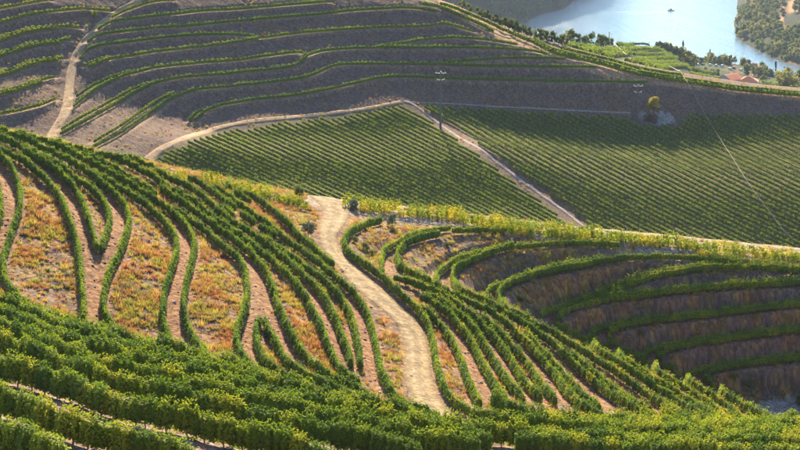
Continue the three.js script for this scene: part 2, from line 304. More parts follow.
// dense block below the terraces
const block = [
  [[40, 316], [58, 323], [74, 329], [90, 331], [108, 336], [128, 342], [150, 347], [164, 349], [184, 355], [204, 361], [224, 367], [240, 373], [258, 380], [276, 386]],
  [[-30, 294], [0, 305], [20, 312], [40, 322], [60, 330], [80, 336], [100, 342], [120, 349], [140, 355], [160, 361], [190, 368], [220, 376], [246, 383], [272, 389], [300, 396], [325, 400], [350, 405]],
  [[-30, 304], [0, 316], [20, 324], [40, 333], [60, 341], [80, 347], [100, 352], [120, 358], [160, 369], [190, 377], [220, 385], [246, 392], [280, 400], [320, 409], [345, 414], [370, 419], [396, 424], [414, 428], [440, 434], [466, 439], [490, 443]],
  [[356, 402], [372, 408], [396, 414], [414, 419], [434, 424], [460, 429], [490, 433], [514, 436], [545, 439], [580, 442], [620, 444], [680, 447]],
  [[-30, 318], [0, 330], [24, 339], [50, 350], [68, 357], [90, 364], [120, 371], [160, 381], [200, 391], [230, 398], [260, 406], [290, 412], [320, 420], [350, 426], [390, 434], [422, 441], [450, 447], [480, 453]],
  [[-30, 336], [0, 346], [30, 355], [60, 366], [90, 377], [112, 383], [140, 391], [160, 396], [186, 402], [214, 409], [240, 416], [272, 424], [300, 430], [334, 436], [362, 442], [390, 450], [420, 457]],
  [[-30, 356], [0, 368], [20, 373], [50, 382], [80, 392], [110, 404], [130, 411], [160, 417], [190, 423], [220, 431], [250, 438], [290, 448], [330, 458]],
  [[-30, 392], [0, 402], [24, 409], [50, 420], [80, 430], [112, 438], [140, 445], [170, 453], [200, 462]],
  [[-30, 426], [0, 437], [20, 444], [40, 452], [70, 463]],
  [[476, 416], [490, 421], [514, 425], [540, 428], [580, 432], [620, 434], [680, 437], [740, 439], [800, 441], [850, 443]],
  [[494, 402], [508, 409], [528, 416], [552, 422], [580, 426], [612, 429], [660, 431.5], [720, 433.5], [800, 436], [850, 438]],
  [[612, 422], [640, 426], [680, 428], [720, 429.5], [760, 430.5], [800, 432], [850, 434]],
  [[664, 420], [690, 423.5], [720, 425.5], [760, 427], [800, 428], [850, 430]],
  [[680, 443], [720, 445], [760, 446], [800, 447.5], [850, 449]],
  [[520, 444], [560, 449], [610, 453], [680, 455], [760, 456], [850, 458]],
];
for (const r of block) addRow('block', r, FRONT);
// yellowing rows along the ridge crest
const crestMid = [[345, 203], [362, 204.5], [400, 209], [447, 213.5], [480, 220], [520, 225], [550, 228], [580, 231], [610, 235], [640, 239.5], [670, 242], [700, 246], [730, 249.5], [760, 253], [800, 257], [850, 262]];
addRow('crest', [[150, 169], [162, 171.5], [173, 174], [184, 176]], RIDGE);
addRow('crest', [[194, 173], [206, 175.5], [218, 178.5], [230, 181], [240, 184], [250, 187], [260, 189.5], [272, 192.5], [284, 196.5], [296, 200]], RIDGE);
addRow('crest', [[232, 184], [246, 188.5], [262, 192.5], [278, 196.5], [294, 201], [308, 205], [321, 208]], RIDGE);
addRow('crest', crestMid.map(([u, v]) => [u, v - 2.6]), RIDGE);
addRow('crest', crestMid.slice(1).map(([u, v]) => [u, v + 1]), RIDGE);
addRow('crest', crestMid.slice(4, 9).map(([u, v]) => [u, v + 4.5]), RIDGE);
addRow('crest', [[700, 253], [725, 256], [745, 259], [770, 262.5], [800, 266.5], [850, 271]], RIDGE);
// straight rows of the two fields beyond the ridge
const inPoly = (x, y, P) => { let c = false; for (let i = 0, j = P.length - 1; i < P.length; j = i++) if ((P[i][1] > y) !== (P[j][1] > y) && x < (P[j][0] - P[i][0]) * (y - P[i][1]) / (P[j][1] - P[i][1]) + P[i][0]) c = !c; return c; };
const fieldA = [[144, 167], [162, 153], [190, 140], [217, 132], [270, 123], [333, 116], [370, 111], [398, 105], [408, 104], [440, 128], [480, 155], [530, 193], [562, 217], [575, 232], [470, 224], [400, 214], [350, 206], [300, 199], [250, 189], [200, 177]];
const fieldB = [[418, 104], [470, 107], [535, 111], [600, 114], [632, 116], [640, 124], [676, 126], [684, 114], [740, 113], [850, 113], [850, 262], [800, 254], [770, 246], [700, 243], [640, 237], [594, 230], [572, 209], [536, 183], [490, 151], [450, 123]];
function fieldRows(zone, poly, slope, bend, step, u0, u1) {
  let lo = 1e9, hi = -1e9;
  const f = (u) => slope * (u - u0) + bend * (u - u0) * (u - u0);
  for (const [u, v] of poly) { lo = Math.min(lo, v - f(u)); hi = Math.max(hi, v - f(u)); }
  for (let c = lo + 2.5; c < hi; c += step) {
    let run = [];
    const flush = () => { if (run.length > 3) addRow(zone, run, FIELD); run = []; };
    for (let u = u0; u <= u1; u += 6) { const v = c + f(u); if (inPoly(u, v, poly)) run.push([u, v]); else flush(); }
    flush();
  }
}
fieldRows('field_near', fieldA, 0.42, 0.00016, 4.2, 140, 580);
fieldRows('field_far', fieldB, 0.6, -0.00018, 4.7, 412, 850);
// upper hill: west and east of its dirt track
const west = [
  [[-20, 12], [0, 7.5], [15, 5], [30, 2], [50, -1]],
  [[-20, 29], [0, 22], [15, 17.5], [30, 14], [45, 11.5], [60, 10], [80, 8], [98, 9], [112, 10]],
  [[-20, 45], [0, 37], [15, 32], [30, 28.5], [45, 26.5], [60, 25.5], [81, 27]], [[-20, 48.5], [0, 40], [15, 35], [30, 31], [45, 28.8], [60, 27.8]],
  [[-20, 60], [0, 52.5], [15, 48], [30, 43.5], [45, 41], [60, 40], [72, 38]], [[-20, 63.5], [0, 55.5], [15, 51], [30, 46], [45, 43.5], [62, 42.5]],
  [[-20, 79], [0, 72], [15, 67.5], [30, 61.5], [45, 58.5], [63, 57]], [[-20, 82], [0, 75], [15, 70.5], [30, 64.5], [45, 61], [60, 60]],
  [[-20, 96.5], [0, 91], [15, 87.5], [30, 82.5], [45, 78.5], [57, 75]], [[-20, 99.5], [0, 94], [15, 90.5], [30, 85.5], [45, 81.5]],
  [[-20, 115], [0, 113], [15, 110.5], [30, 107], [45, 103], [56, 98]],
];
for (const r of west) addRow('upper_west', r, UPPER);
const east = [
  [[112, 16.5], [125, 10], [140, 4.5], [152, 1], [174, -1]],
  [[98, 29], [107, 22.5], [118, 19.5], [133, 18], [148, 16], [168, 13.8], [186, 12], [200, 10.2], [215, 9.4], [238, 8.3], [261, 6.3], [290, 3.8], [330, 0.5]],
  [[87.5, 41.5], [97, 35], [110, 32], [133, 29.5], [155, 27], [178, 25.5], [206, 23.5], [223, 21.3], [245, 19.7], [268, 17.5], [300, 15], [330, 12.4], [350, 9.8], [376, 8.4], [402, 7], [420, 8], [436, 11]],
  [[80, 59], [86, 50], [97, 45], [110, 43], [133, 40.5], [155, 37.5], [178, 35.2], [200, 33.8], [227, 33.5], [245, 34.5], [261, 36]],
  [[84, 65], [97, 59.5], [110, 56]], [[89, 66.5], [103, 60.5], [118, 56.7], [133, 54.4], [155, 50.8], [178, 48.2], [200, 46], [215, 44], [238, 41], [253, 38.5], [270, 36], [300, 32], [330, 29.6], [360, 27.6], [390, 26], [420, 25.6], [432, 24.4], [445, 23], [456, 25.6], [474, 31]],
  [[76.6, 95.7], [90, 86.6], [105, 79], [120.5, 73.8], [132.5, 70.5]], [[73.6, 106], [85.7, 95.9], [98, 87], [113, 79.6], [128, 74.2], [140, 70.6], [150, 67.8], [163, 65.6], [178, 64], [205, 61.5], [228, 60], [240, 59], [253, 56.9], [268, 55], [286, 52.4], [304, 51]],
  [[61.5, 129], [75, 120], [90, 112], [105, 103.6], [120.5, 94.8], [135.6, 87], [150.7, 81.6]], [[60, 133.5], [82.7, 121.6], [98, 113.6], [113, 105], [128, 95.6], [143, 87], [158, 81.5], [177, 77.4], [198, 75], [220, 73.6], [241, 71.3], [258, 69.8], [280, 67.4], [294, 65], [302, 60.5], [308, 55], [318, 51], [334, 48.6], [360, 47.4], [390, 46.6], [420, 47], [445, 46.6], [480, 47], [510, 48.5], [536, 50.8], [548, 54]],
  [[300, 60], [303, 56], [307, 52]],
  [[94, 141], [102, 136.2], [120.5, 125.6], [135.6, 114.6], [150.7, 104.6], [163, 96.8], [175, 92.4]], [[92, 147], [110, 138], [125, 129.5], [140, 119], [155, 108.6], [167, 100], [180, 93.5], [198, 88.5], [220, 86.4], [243, 84], [266, 81.6], [280, 80], [296, 78], [310, 75], [320, 71], [330, 66.2], [340, 63.8], [370, 63.2], [400, 63.2], [440, 63.6], [466, 64.6], [490, 65.2], [520, 65.4], [560, 65.8], [599, 67]],
  [[380, 45], [406, 42], [420, 39.4], [436, 37.7], [452, 36.8], [470, 37.5], [490, 39.4], [507, 42.3], [519, 44.4]],
  [[440, 62], [466, 60], [490, 58], [520, 57], [550, 57.5], [567, 59]],
  [[188.7, 119.7], [196, 112], [204, 108]], [[194.8, 119.7], [201, 113.6], [208, 109], [220, 104.3], [235, 101.8], [250, 99.2], [266, 97.2], [280, 96], [300, 93.5], [326, 89], [340, 86], [356, 82.4], [370, 79], [382, 76.6], [400, 75.6], [430, 76.8], [460, 78], [500, 79], [530, 79.6], [560, 80.2], [600, 80.8], [650, 81.5]],
];
for (const r of east) addRow('upper_east', r, UPPER);
// strip on the shoulder above the dark bank, and the terraces that run down to the river
const strip = [[505, 28], [520, 35], [535, 41], [546, 47], [558, 51.5], [575, 55.5], [590, 59], [602, 62], [615, 65.5], [628, 69.5], [640, 72.5], [652, 74.5], [668, 77], [682, 79], [701, 82], [714, 84], [732, 87], [751, 89], [775, 91], [800, 93.5], [840, 97]];
addRow('strip', strip.map(([u, v]) => [u, v + 1.8]), [425, 475]);
addRow('strip', strip.slice(2).map(([u, v]) => [u, v - 0.8]), [425, 475]);
addRow('strip', strip.slice(4, 14).map(([u, v]) => [u + 3, v - 3.6]), [425, 480]);
addRow('strip', [[422, 3], [436, 5.5], [450, 10.5], [462, 16], [474, 21], [486, 27], [494, 32]], [420, 470]);
addRow('strip', [[440, 3], [456, 8], [470, 14], [484, 20], [496, 25.5], [504, 30]], [420, 475]);
for (const r of [[[617, 44.5], [634, 44], [650, 44.6]], [[628, 49.5], [645, 49], [670, 50.5]], [[590, 52], [607, 51], [628, 49.8]], [[602, 56], [616, 54.5], [632, 53]], [[634, 54.5], [650, 54.5], [672, 55.5]], [[625, 62.5], [640, 60.6], [656, 58.8]], [[640, 66], [654, 63.8], [678, 62.4]], [[655, 69], [670, 66.5], [690, 65.2]], [[657, 59], [672, 58], [688, 58.5]], [[560, 47], [576, 46], [592, 47]], [[572, 51], [586, 50], [600, 49]], [[688, 69], [704, 71.5], [718, 73.5]], [[690, 74], [706, 76.5], [722, 79]], [[696, 78.5], [708, 80.5], [720, 82.5]], [[762, 82], [780, 84], [800, 86]], [[758, 86], [776, 87.5], [800, 89.5]]]) addRow('river_terrace', r, [480, 1060]);

const LIFT = { block: 0.92, terrace: 0.56, spur: 0.56, rim: 0.5, crest: 0.8, strip: 0.8, river_terrace: 0.8 };
for (const r of rows) r.path = lay(r.px, r.range, LIFT[r.zone] ?? 0.6, r.range[0] < 300 ? 0.4 : 0.8);

// ------------------------------------------------------------------ terraces: the land is levelled along every row
const fin = Float32Array.from(base);
const cells = new Map();
const key = (a, b) => a * 4096 + b;
rows.forEach((r, k) => { if (r.zone.startsWith('field') || r.zone === 'block') return; for (const p of r.path) { const c = key(Math.floor(p.x / 3), Math.floor(-p.z / 3)); if (!cells.has(c)) cells.set(c, []); cells.get(c).push([p.x, p.z, p.y, r.zone]); } });
const nearRow = new Float32Array(NQ * ND).fill(99);
for (let j = 0; j < ND; j++) {
  const d = gd[j];
  if (d < 90 || d > 480) continue;
  for (let i = 0; i < NQ; i++) {
    const x = gq[i] * d, cx = Math.floor(x / 3), cz = Math.floor(d / 3);
    let sw = 0, sh = 0, wm = 0, dm = 99;
    for (let a = -1; a <= 1; a++) for (let b = -1; b <= 1; b++) {
      const list = cells.get(key(cx + a, cz + b));
      if (!list) continue;
      for (const [px, pz, py, zone] of list) {
        const e = Math.hypot(px - x, pz + d);
        if (e < dm) dm = e;
        const flat = zone.startsWith('upper') || zone === 'rim' ? 1.15 : 0.75, soft = zone.startsWith('upper') || zone === 'rim' ? 0.9 : 1.1;
        if (e < flat + soft) { const w = 1 - sstep(flat, flat + soft, e), w3 = w / (0.15 + e * e); sw += w3; sh += w3 * py; if (w > wm) wm = w; }
      }
    }
    const k = j * NQ + i;
    nearRow[k] = dm;
    if (wm > 0) fin[k] = mix(base[k], sh / sw, wm);
  }
}
field = fin;

// ------------------------------------------------------------------ what the ground is made of
function pixelOf(q, d, h) { const a = Math.atan((EYE - h) / d) - PITCH, t = Math.tan(a); return [400 + FOC * q * (Math.cos(PITCH) - t * Math.sin(PITCH)), 225 + FOC * t]; }
const walkPx = [
  [[3, 168], [8, 182], [10, 196], [8, 212], [3, 232], [-2, 250]],
  [[60, 183], [70, 196], [77, 210], [81, 225], [86, 245], [91, 262], [93, 280], [94, 300], [94, 318], [95, 328]],
  [[101, 186], [110, 198], [116, 210], [118, 222], [115, 238], [110, 252], [102, 266], [95, 276]],
  [[163, 208], [173, 218], [182, 230], [186, 243], [185, 256], [181, 272], [176, 290], [174, 308], [176, 326], [182, 340], [190, 350]],
  [[214, 230], [228, 242], [241, 254], [250, 264], [256, 275], [260, 288], [262, 300], [261, 314]],
  [[258, 316], [249, 328], [247, 342], [251, 356], [260, 368]], [[266, 314], [275, 326], [281, 338], [288, 350], [297, 362], [308, 371]],
  [[288, 270], [300, 279], [309, 291], [316, 303], [323, 318], [330, 334], [338, 350], [347, 366], [357, 382], [366, 392]],
  [[326, 276], [340, 287], [350, 297], [358, 309], [363, 322], [366, 337], [369, 352], [371, 368], [377, 384], [388, 398]],
  [[428, 306], [440, 315], [450, 326], [459, 338], [466, 352], [473, 367], [480, 382], [488, 398]],
  [[466, 322], [478, 333], [487, 345], [496, 358], [506, 371], [516, 384], [530, 398], [541, 408]],
  [[505, 336], [516, 346], [527, 358], [537, 369], [547, 382], [560, 397], [576, 410]],
  [[545, 350], [557, 361], [568, 371], [580, 383], [594, 397], [609, 410]],
  [[386, 262], [390, 270], [396, 280], [404, 288], [414, 296]],
  [[446, 276], [447, 286], [452, 294]], [[490, 300], [494, 306]], [[550, 318], [551, 324]], [[600, 334], [602, 341]], [[650, 354], [652, 360]], [[697, 375], [699, 381]],
];
const walks = walkPx.map((p, k) => lay(p, k > 12 ? [120, 206] : NEAR, 0, 0.4));
const walkCells = new Map();
for (const w of walks) for (const p of w) { const c = key(Math.floor(p.x / 2), Math.floor(-p.z / 2)); if (!walkCells.has(c)) walkCells.set(c, []); walkCells.get(c).push(p); }
function walkDist(x, d) { let m = 9; const a = Math.floor(x / 2), b = Math.floor(d / 2); for (let i = -1; i <= 1; i++) for (let j = -1; j <= 1; j++) { const l = walkCells.get(key(a + i, b + j)); if (l) for (const p of l) { const e = Math.hypot(p.x - x, p.z + d); if (e < m) m = e; } } return m; }
const hollowPoly = [[352, 243], [366, 230], [384, 226], [450, 233], [512, 234], [560, 248], [620, 250], [640, 261], [740, 267], [900, 273], [900, 430], [770, 414], [706, 384], [640, 352], [560, 324], [500, 310], [450, 294], [400, 276], [368, 262]];
const blockLine = (u) => (u < 80 ? mix(302, 336, u / 80) : u < 276 ? mix(336, 388, (u - 80) / 196) : u < 440 ? mix(388, 418, (u - 276) / 164) : u < 640 ? mix(418, 428, (u - 440) / 200) : mix(428, 420, clamp((u - 640) / 160)));
const floorPoly = [[748, 411], [757, 404], [775, 399], [800, 396.5], [900, 392], [900, 420], [796, 418], [774, 418]];
const gravelPoly = [[634, 113], [640, 118], [648, 124], [662, 125], [676, 122], [672, 114], [660, 112]];
const tanPoly = [[440, 0], [458, 6], [480, 17], [505, 32], [522, 40], [545, 52], [570, 60], [600, 66], [640, 74], [700, 84], [800, 96], [850, 100], [850, 104], [760, 97], [700, 90], [650, 84], [600, 76], [560, 62], [520, 45], [490, 36], [462, 20], [430, 4]];
const SOIL_A = [0.155, 0.1, 0.085], SOIL_B = [0.25, 0.165, 0.125], WEED = [0.15, 0.145, 0.06];
function soilAt(q, d, h, near) {
  const x = q * d, [u, v] = pixelOf(q, d, h);
  const n1 = fbm(x * 0.23 + 5, d * 0.23), n2 = fbm(x * 0.9, d * 0.9 + 40), n3 = fbm(x * 2.6 + 3, d * 2.6, 3), n4 = vnoise(x * 7, d * 7);
  let c;
  const blend = (a, b, t) => [mix(a[0], b[0], t), mix(a[1], b[1], t), mix(a[2], b[2], t)];
  if (d < 216) {
    const w = walkDist(x, d);
    if (v > blockLine(u) && d < 140) c = blend([0.21, 0.125, 0.085], [0.34, 0.25, 0.2], sstep(0.45, 0.75, n3));
    else if (d > 160 && inPoly(u, v, floorPoly)) c = blend([0.36, 0.32, 0.28], [0.28, 0.25, 0.22], n2);
    else {
      const ridge = sstep(193, 197, d) * sstep(230, 300, u);
      c = blend(SOIL_A, SOIL_B, n3);
      c = blend(c, [0.36, 0.16, 0.065], sstep(0.42, 0.62, n1 * 0.5 + n2 * 0.5) * 0.75);
      c = blend(c, [0.36, 0.28, 0.05], sstep(0.5, 0.66, n2 * 0.4 + n3 * 0.6) * 0.55);
      const path = 1 - sstep(0.42, 0.85, w + (n3 - 0.5) * 0.6);
      c = blend(c, blend([0.34, 0.185, 0.1], [0.17, 0.085, 0.05], sstep(0.45, 0.75, n3 * 0.6 + n4 * 0.4)), path);
      c = blend(c, blend([0.42, 0.33, 0.25], [0.32, 0.25, 0.19], n2), ridge * (1 - 0.5 * sstep(0.55, 0.7, n2)));
      if (near < 0.9 && path < 0.5) c = blend(c, [0.3, 0.17, 0.11], 0.5 * (1 - sstep(0.4, 0.9, near)));
    }
  } else if (d < 480) {
    if (d > 306 && (inPoly(u, v, fieldA) || inPoly(u, v, fieldB)) && d < 428) {
      c = blend(SOIL_A, SOIL_B, n2);
      c = blend(c, WEED, 0.35 + sstep(0.4, 0.65, n1 * 0.5 + n3 * 0.5) * 0.5);
      if (inPoly(u, v, gravelPoly)) c = blend([0.36, 0.34, 0.31], [0.28, 0.26, 0.24], n3);
    } else {
      c = blend(SOIL_A, SOIL_B, n2);
      c = blend(c, [0.24, 0.13, 0.085], sstep(0.5, 0.75, n1) * 0.55);
      c = blend(c, WEED, sstep(0.5, 0.75, n2 * 0.5 + n3 * 0.5) * 0.5);
      if (near < 1.6) c = blend(c, [0.4, 0.26, 0.16], 0.75 * (1 - sstep(1.0, 1.6, near + (n3 - 0.5) * 0.6)));
      if (d > 405 && inPoly(u, v, tanPoly)) c = blend([0.5, 0.3, 0.17], [0.4, 0.24, 0.14], n2);
      if (inPoly(u, v, gravelPoly)) c = blend([0.36, 0.34, 0.31], [0.28, 0.26, 0.24], n3);
    }
  } else if (d < 1240) {
    c = blend([0.06, 0.075, 0.025], [0.04, 0.06, 0.018], fbm(x * 0.05, d * 0.05));
    c = blend(c, [0.2, 0.13, 0.075], sstep(0.64, 0.76, fbm(x * 0.03 + 9, d * 0.03)) * 0.6);
  } else {
    const m = fbm(x * 0.02, d * 0.02);
    c = blend([0.02, 0.028, 0.012], [0.035, 0.04, 0.018], m);
    if (x > 250 && u > 770) { const lane = Math.abs(u - (v < 24 ? 781 + Math.sin(v * 0.15) * 2 : 779 + (v - 24) * 1.05)); c = blend(c, [0.5, 0.26, 0.13], Math.max(sstep(0.45, 0.6, fbm(x * 0.03 + 3, d * 0.012)) * sstep(784, 792, u) * (v < 30 ? 1 : 0.4), 1 - sstep(1, 2.4, lane))); }
  }
  const k = 0.86 + 0.28 * n4;
  return [c[0] * k, c[1] * k, c[2] * k];
}
{
  const pos = new Float32Array(NQ * ND * 3), uv = new Float32Array(NQ * ND * 2), col = new Float32Array(NQ * ND * 3), ind = new Uint32Array((NQ - 1) * (ND - 1) * 6);
  for (let j = 0; j < ND; j++) for (let i = 0; i < NQ; i++) {
    const k = j * NQ + i, d = gd[j], x = gq[i] * d;
    if (d > 85 && d < 480) fin[k] += (fbm(x * 0.8, d * 0.8, 3) - 0.5) * (nearRow[k] < 1.2 ? 0.06 : 0.28);
    pos.set([x, fin[k], -d], k * 3); uv.set([x / 6, d / 6], k * 2);
    col.set(soilAt(gq[i], d, fin[k], nearRow[k]), k * 3);
  }
  for (let j = 0, o = 0; j < ND - 1; j++) for (let i = 0; i < NQ - 1; i++) { const k = j * NQ + i; ind.set([k, k + 1, k + NQ, k + 1, k + NQ + 1, k + NQ], o); o += 6; }
  const g = new THREE.BufferGeometry();
  g.setAttribute('position', new THREE.BufferAttribute(pos, 3)); g.setAttribute('uv', new THREE.BufferAttribute(uv, 2)); g.setAttribute('color', new THREE.BufferAttribute(col, 3));
  g.setIndex(new THREE.BufferAttribute(ind, 1)); g.computeVertexNormals();
  structure(new THREE.Mesh(g, new THREE.MeshPhysicalMaterial({ vertexColors: true, map: soilTex, bumpMap: bumpTex, bumpScale: 0.06, roughness: 1, specularIntensity: 0.08 })), 'ground');
}

// ------------------------------------------------------------------ roads: ribbons that follow the land
function ribbon(name, left, right, material, raise = 0.05, across = 10, crown = 0.03) {
  const n = left.length, pos = [], uv = [], ind = [], col = [];
  let run = 0;
  for (let i = 0; i < n; i++) {
    if (i) run += left[i].clone().add(right[i]).multiplyScalar(0.5).distanceTo(left[i - 1].clone().add(right[i - 1]).multiplyScalar(0.5));
    for (let k = 0; k <= across; k++) {
      const t = k / across, w = (vnoise(i * 0.35, k * 9.1) - 0.5) * 0.03, p = left[i].clone().lerp(right[i], t);
      const edge = k === 0 || k === across ? -0.12 : raise + crown * Math.sin(Math.PI * t) - 0.035 * (Math.exp(-(((t - 0.28) / 0.08) ** 2)) + Math.exp(-(((t - 0.72) / 0.08) ** 2)));
      pos.push(p.x, height(p.x, p.z) + edge + w, p.z); uv.push(p.x / 3, -p.z / 3);
      { const a = fbm(p.x * 1.3, p.z * 1.3), b = fbm(p.x * 5, p.z * 5, 2), rut = Math.exp(-(((t - 0.3) / 0.1) ** 2)) + Math.exp(-(((t - 0.7) / 0.1) ** 2)), e = sstep(0.3, 0.5, Math.abs(t - 0.5)) * b; const k = 0.44 + 0.3 * a + 0.17 * rut - 0.25 * e; col.push(0.5 * k, mix(0.365, 0.33, e) * k, mix(0.21, 0.16, e) * k); }
      if (i && k) { const a = i * (across + 1) + k, b = a - across - 1; ind.push(b - 1, a - 1, a, b - 1, a, b); }
    }
  }
  const g = new THREE.BufferGeometry();
  g.setAttribute('position', new THREE.Float32BufferAttribute(pos, 3)); g.setAttribute('uv', new THREE.Float32BufferAttribute(uv, 2)); g.setAttribute('color', new THREE.Float32BufferAttribute(col, 3)); g.setIndex(ind); g.computeVertexNormals();
  return structure(new THREE.Mesh(g, material), name);
}
function alongBoth(a, b, range, n) {
  const ca = new THREE.CatmullRomCurve3(a.map(([u, v]) => new THREE.Vector3(u, v, 0))), cb = new THREE.CatmullRomCurve3(b.map(([u, v]) => new THREE.Vector3(u, v, 0)));
  const L = [], R = [];
  for (let i = 0; i <= n; i++) { const p = ca.getPoint(i / n), r = cb.getPoint(i / n); L.push(ground(p.x, p.y, ...range)); R.push(ground(r.x, r.y, ...range)); }
  const smooth = (P) => { for (let k = 0; k < 6; k++) P = P.map((p, i) => (i === 0 || i === n ? p : p.clone().multiplyScalar(0.5).addScaledVector(P[i - 1], 0.25).addScaledVector(P[i + 1], 0.25))); return P; };
  return [smooth(L), smooth(R)];
}
function sides(path, half) {
  const L = [], R = [];
  path.forEach((p, i) => { const a = path[Math.max(0, i - 2)], b = path[Math.min(path.length - 1, i + 2)], t = b.clone().sub(a); t.y = 0; t.normalize(); const h = typeof half === 'function' ? half(i / (path.length - 1)) : half; const hw = h * (0.9 + 0.2 * vnoise(i * 0.2, 3)); L.push(p.clone().add(new THREE.Vector3(t.z * hw, 0, -t.x * hw))); R.push(p.clone().add(new THREE.Vector3(-t.z * hw, 0, t.x * hw))); });
  return [L, R];
}
const roadMat = std(lin(0.97, 0.95, 0.92), 1, { vertexColors: true, map: grainTex, bumpMap: bumpTex, bumpScale: 0.03 });
const trackMat = std(lin(0.46, 0.31, 0.18), 1, { map: grainTex, bumpMap: bumpTex, bumpScale: 0.03 });
const greyTrackMat = std(lin(0.34, 0.285, 0.245), 1, { map: grainTex, bumpMap: bumpTex, bumpScale: 0.03 });
const roadL = [[308, 196.5], [317, 203], [322, 211], [320, 220], [318, 228], [319, 238], [322, 248], [330, 258], [338, 268], [346, 279], [366, 298], [388, 316], [400, 332], [404, 348], [403, 364], [405, 382], [408, 396], [414, 405], [424, 412], [440, 420]];
const roadR = [[336, 197.5], [347, 205], [351, 213], [348, 222], [341, 231], [338, 239], [340, 247], [348, 257], [358, 266], [370, 277], [388, 293], [412, 314], [426, 334], [430, 352], [432, 370], [436, 386], [441, 399], [449, 409], [458, 417], [470, 425]];
ribbon('dirt_road', ...alongBoth(roadL, roadR, [105, 212], 240), roadMat, 0.06, 16);
ribbon('dirt_track', ...sides(lay([[142, -2], [125, 8], [112, 15.5], [100, 26], [90, 36], [83, 44], [76, 54], [73, 64], [70.5, 75], [69, 90], [67.5, 104], [64, 115], [57, 126], [49, 140]], UPPER, 0, 0.8, 6), (t) => mix(0.8, 1.25, t)), trackMat, 0.1, 8);
ribbon('field_track', ...sides(lay([[404, 101.5], [412, 103.5], [440, 124], [481, 151], [530, 187], [564, 211], [586, 228]], FIELD, 0, 0.8, 6), 0.62), greyTrackMat, 0.08, 6);
ribbon('field_edge_track', ...sides(lay([[148, 160], [159, 150.5], [174, 143], [189, 136.5], [216, 128.5], [245, 122.5], [270, 119.5], [333, 113], [366, 109], [388, 104.5], [402, 101.5]], FIELD, 0, 0.8, 6), (t) => mix(1.3, 0.7, t)), trackMat, 0.14, 6);
ribbon('bank_foot_track', ...sides(lay([[412, 102], [470, 104.5], [535, 108.5], [590, 111], [632, 113]], FIELD, 0, 0.8, 6), 0.35), greyTrackMat, 0.05, 4);
ribbon('ridge_track', ...sides(lay([[352, 212], [372, 216.5], [396, 219], [424, 222.5], [450, 225.5], [480, 227], [506, 231.5], [540, 237], [580, 239], [620, 244], [660, 248], [700, 252.5]], RIDGE, 0, 0.5, 6), 0.7), greyTrackMat, 0.06, 6);
ribbon('shoulder_track', ...sides(lay([[424, 1], [440, 6], [452, 13], [466, 20], [480, 26], [496, 33], [510, 38], [516, 33], [508, 29]], [415, 470], 0, 0.8, 6), 1.3), roadMat, 0.14, 6);

// ------------------------------------------------------------------ the river
{
  const g = new THREE.PlaneGeometry(9000, 4200, 1, 1); g.rotateX(-Math.PI / 2);
  const uv = g.attributes.uv; for (let i = 0; i < uv.count; i++) uv.setXY(i, uv.getX(i) * 9000 / 60, uv.getY(i) * 4200 / 25);
  const m = new THREE.MeshPhysicalMaterial({ color: lin(0.085, 0.125, 0.16), roughness: 0.1, bumpMap: bumpTex, bumpScale: 0.2, ior: 1.33 });
  const river = new THREE.Mesh(g, m); river.position.set(0, 0, -3000);
  structure(river, 'river');
}

// ------------------------------------------------------------------ vines
// leaves as small folded faces: a list of triangles with their own normals
function leafSoup() {
  const P = [], Nn = []; let at = 0;
  const a = new THREE.Vector3(), b = new THREE.Vector3(), c = new THREE.Vector3(), n1 = new THREE.Vector3(), n2 = new THREE.Vector3(), e = new THREE.Vector3();
  return {
    leaf(x, y, z, s, ax, ay, az) {               // centre, size, the way it faces
      n1.set(ax + rr(-0.7, 0.7), ay + rr(-0.5, 0.8), az + rr(-0.7, 0.7)).normalize();
      a.set(rr(-1, 1), rr(-1, 1), rr(-1, 1)).cross(n1).normalize(); b.copy(n1).cross(a);
      const w = s * rr(0.4, 0.56), l = s * rr(0.46, 0.62), f = s * rr(0.05, 0.2);
      const p = [[-l, 0, 0], [0, w, -f], [l, 0, 0], [0, -w, -f]].map(([i, j, k]) => [x + a.x * i + b.x * j + n1.x * k, y + a.y * i + b.y * j + n1.y * k, z + a.z * i + b.z * j + n1.z * k]);
      for (const t of [[0, 2, 1], [0, 3, 2]]) {
        for (const k of t) P.push(...p[k]);
        c.set(p[t[1]][0] - p[t[0]][0], p[t[1]][1] - p[t[0]][1], p[t[1]][2] - p[t[0]][2]); e.set(p[t[2]][0] - p[t[0]][0], p[t[2]][1] - p[t[0]][1], p[t[2]][2] - p[t[0]][2]);
        n2.copy(c).cross(e).normalize(); if (n2.dot(n1) < 0) n2.negate();
        for (let k = 0; k < 3; k++) Nn.push(n2.x, n2.y, n2.z);
      }
    },
    core(list) { at = P.length / 3; for (const g0 of list) { const g1 = g0.toNonIndexed(), a = g1.attributes.position.array, b = g1.attributes.normal.array; for (let k = 0; k < a.length; k++) { P.push(a[k]); Nn.push(b[k]); } } },
    done() { const g = new THREE.BufferGeometry(); g.setAttribute('position', new THREE.Float32BufferAttribute(P, 3)); g.setAttribute('normal', new THREE.Float32BufferAttribute(Nn, 3)); if (at) { g.addGroup(0, at, 0); g.addGroup(at, P.length / 3 - at, 1); } return g; },
  };
}
